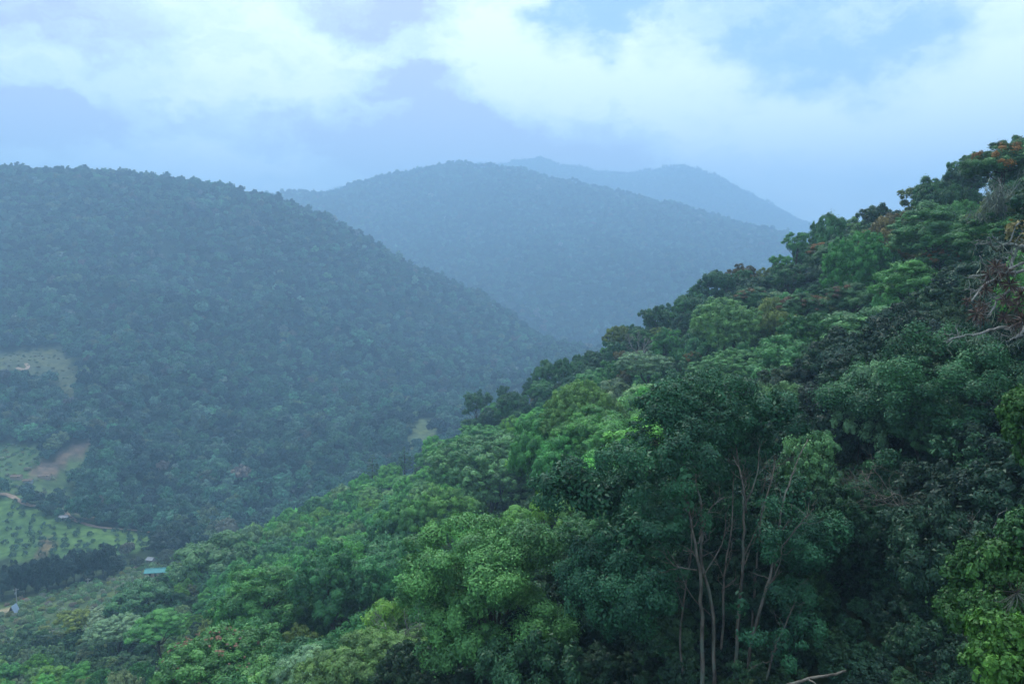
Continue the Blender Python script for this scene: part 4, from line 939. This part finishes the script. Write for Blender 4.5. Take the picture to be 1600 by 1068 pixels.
# windbreak of dark trees
wb = [(4, 938, 30), (22, 928, 34), (40, 930, 36), (58, 922, 34), (74, 926, 36), (90, 914, 34), (104, 916, 34), (118, 908, 33), (132, 910, 32), (146, 901, 30), (160, 903, 34), (172, 893, 30), (183, 895, 20)]
for i, (u, v, hp) in enumerate(wb):
    g0 = on_ground(u, v); d = g0[1]; h = hp * 1.55 * d / FPX; r = rng.uniform(13, 17) * d / FPX
    plant_tree(g0[0], g0[1], r, h * .5, h * .46, ('tall', 'dome', 'ragged')[i % 3], i % 3, 'mid', np.array((.018, .042, .034)) * rng.uniform(.85, 1.25), rng.rand() * 6, 'windbreak_tree', 'very dark windbreak tree in the valley row, %s from the left frame edge' % ORD[i], 'tree', 'windbreak trees')
for i, (u, v, ru, rgb_) in enumerate(((255, 872, 22, (.03, .055, .045)), (275, 862, 24, (.035, .07, .05)), (262, 884, 14, (.07, .10, .075)), (214, 886, 9, (.07, .10, .08)), (200, 868, 12, (.13, .13, .10)), (92, 790, 11, (.03, .07, .045)), (66, 800, 10, (.03, .07, .045)), (80, 806, 9, (.03, .07, .045)))):
    g0 = on_ground(u, v); d = g0[1]; r = ru * d / FPX
    lb_ = ('dark rounded tree just uphill of the teal-roofed shed', 'dark green tree at the foot of the spur beside the orchard end', 'grey-green tree close behind the teal-roofed shed', 'grey-green bushy tree above the teal-roofed shed\'s path', 'pale brownish small tree at the windbreak\'s far end',
           'dark round tree hiding the bend of the dirt track', 'dark bushy tree on the orchard side of the track bend', 'small dark tree beside the pale orchard hut')[i]
    plant_tree(g0[0], g0[1], r, r * .8, r * .95, ('dome', 'broad', 'fine')[i % 3], i % 2, 'mid', rgb_, i * 1.1, 'broadleaf_tree', lb_, 'tree')
# buildings
def gable_house(name, u, v, w, dp, h, rh, rz, mw, mr, label, cat, over=.35, door=True, nwin=2, ridge_cap=True):
    g0 = on_ground(u, v); e_ = empty(name, g0, label, cat); e_.rotation_euler = (0, 0, rz)
    mb = MB(); mb.add([(-w / 2, -dp / 2, -1), (w / 2, -dp / 2, -1), (w / 2, dp / 2, -1), (-w / 2, dp / 2, -1), (-w / 2, -dp / 2, h), (w / 2, -dp / 2, h), (w / 2, dp / 2, h), (-w / 2, dp / 2, h), (-w / 2, 0, h + rh - .05), (w / 2, 0, h + rh - .05)],
                      [(0, 1, 5, 4), (1, 2, 6, 9, 5), (2, 3, 7, 6), (3, 0, 4, 8, 7), (0, 3, 2, 1), (4, 5, 9, 8), (7, 8, 9, 6)]); mb.build('wall', mw, e_)
    for sg in (-1, 1):
        W2 = w / 2 + over; D2 = dp / 2 + over; zl = h - rh * over / (dp / 2) + .04; th = .09; mb = MB()
        q = [(-W2, sg * D2, zl), (W2, sg * D2, zl), (W2, 0, h + rh + .04), (-W2, 0, h + rh + .04)]; mb.add(q + [(a, b, c + th) for a, b, c in q], [(3, 2, 1, 0), (4, 5, 6, 7), (0, 1, 5, 4), (1, 2, 6, 5), (2, 3, 7, 6), (3, 0, 4, 7)]); rf = mb.build('roof', mr, e_)
        nr = int(w / .9); rb = MB(); s0 = np.array([0, sg * D2, zl + th]); s1 = np.array([0, 0, h + rh + .04 + th])
        for k in range(nr + 1):
            xk = -W2 + 2 * W2 * k / nr; rb.tube([s0 + [xk, 0, 0], s1 + [xk, 0, 0]], .045, 4)
        rb.build('roof_rib', mr, rf, kind='stuff')
    if ridge_cap: mb = MB(); mb.box((0, 0, h + rh + .16), (w + 2 * over, .4, .08)); mb.build('ridge_cap', mr, e_)
    if door: mb = MB(); mb.box((0, -dp / 2 - .02, 1.0), (.9, .08, 2.0)); mb.build('door', M_DARK, e_)
    for k in range(nwin):
        xk = -w / 2 + w * (k + .5) / nwin + (.0 if nwin > 1 else w * .28)
        if abs(xk) < .8 and door: xk += 1.3
        mb = MB(); mb.box((xk, -dp / 2 - .02, 1.5), (.9, .08, .8)); wd = mb.build('window', M_DARK, e_); mb = MB(); mb.box((xk, -dp / 2 - .05, 1.06), (1.1, .12, .08)); mb.build('sill', mw, wd)
    return e_
gable_house('shed', 245, 899, 9.0, 4.2, 2.3, 1.1, .16, M_TAN, M_TEAL, 'long shed with a bright teal sheet roof in the valley', 'shed'); LAND.append((245, 895, 'the teal-roofed shed'))
gable_house('hut', 236, 879, 3.2, 2.6, 1.9, .8, -.3, M_WHITE, M_ROOFG, 'small whitish hut behind the teal-roofed shed', 'hut')
gable_house('hut', 100, 812, 4.2, 3.2, 1.8, .8, .25, M_WHITE, M_ROOFG, 'pale grey hut beside the dirt track in the orchard', 'hut')
gable_house('house', 141, 884, 4.5, 4.0, 4.6, 1.0, .2, M_WHITE, M_WHITE, 'white house peeping over the dark windbreak trees', 'house')
gable_house('shed', 26, 748, 6.0, 3.5, 1.8, .8, .1, M_TAN, M_ROOFB, 'low pale brown shed on the terrace, first from the left edge', 'shed', door=False, nwin=1)
gable_house('shed', 70, 746, 7.2, 3.5, 1.7, .8, .15, M_TAN, M_ROOFB, 'low brown-roofed shed at the foot of the bare brown slope', 'shed', door=False, nwin=1)
gable_house('shed', 44, 754, 5.2, 3.0, 1.6, .7, .1, M_WHITE, M_ROOFB, 'small low shed with a light wall between the two brown sheds', 'shed', door=False, nwin=1)
# poles, netting and red bushes
def pole(u, v, hp, label):
    g0 = on_ground(u, v); h = hp * g0[1] / FPX; e_ = empty('utility_pole', g0, label, 'utility pole'); mb = MB(); mb.tube([(0, 0, -.5), (0, 0, h)], [.19, .14], 8); mb.build('post', M_POST, e_)
    mb = MB(); mb.box((0, 0, h - .6), (1.9, .14, .16), .4); mb.build('crossarm', M_POST, e_)
    for k in (-.8, 0, .8):
        mb = MB(); mb.tube([(k * math.cos(.4), k * math.sin(.4), h - .52), (k * math.cos(.4), k * math.sin(.4), h - .25)], [.07, .05], 6); mb.build('insulator', M_WHITE, e_)
    mb = MB(); mb.box((.0, -.3, h - 2.0), (.5, .4, .8)); mb.build('transformer', M_WHITE, e_)
pole(27, 952, 36, 'pale utility pole rising beside the blue-grey netting tent at the left edge'); pole(138, 916, 14, 'short pale utility pole in front of the windbreak')
g0 = on_ground(22, 957); e_ = empty('netting_tent', g0, 'pale blue-grey netting tent beside the bare earth patch', 'netting tent')
for s in (-1, 1):
    mb = MB(); q = np.array([(s * 1.4, -1.6, 0), (s * 1.4, 1.6, 0), (0, 1.6, 3.0), (0, -1.6, 3.0)]); mb.add(np.vstack([q, q + [s * .04, 0, .03]]), [(3, 2, 1, 0), (4, 5, 6, 7), (0, 1, 5, 4), (1, 2, 6, 5), (2, 3, 7, 6), (3, 0, 4, 7)]); mb.build('net_panel', M_NET, e_)
for yq in (-1.66, 1.66):
    mb = MB(); mb.tube([(-1.5, yq, -.3), (0, yq, 3.1)], .05, 5); mb.build('tent_pole', M_POST, e_); mb = MB(); mb.tube([(1.5, yq, -.3), (0, yq, 3.1)], .05, 5); mb.build('tent_pole', M_POST, e_)
for i, (u, v, s) in enumerate(((35, 941, .9), (41, 940, 1.1), (47, 938, 1.0))):
    g0 = on_ground(u, v); e_ = empty('flowering_shrub', g0, 'low red-flowered shrub near the pole, %s from the left edge' % ORD[i], 'shrub', 'red shrubs'); f_ = obj('foliage', BUSH[i], e_); f_.location = (0, 0, s * .6); f_.scale = (s, s, s * .8); setcol(f_, (.45, .12, .10)); t_ = obj('stem', BST, e_); t_.location = (0, 0, s * .5)

# ------------------------------------------------------------------ haze over the whole valley
hz = MB(); hz.box((0, 0, (GZ.min() - 1 + GZ.max() + 40) / 2), (12000, 12000, GZ.max() + 40 - GZ.min() + 1))
m, t = new_mat('haze_air')
pv = nd(t, 'ShaderNodeVolumePrincipled'); pv.inputs['Color'].default_value = (.44, .69, .95, 1)
pv.inputs['Density'].default_value = 0.00050; pv.inputs['Anisotropy'].default_value = 0.25
lk(t, pv.outputs[0], nd(t, 'ShaderNodeOutputMaterial').inputs['Volume'])
hz.build('haze', m, kind='stuff')
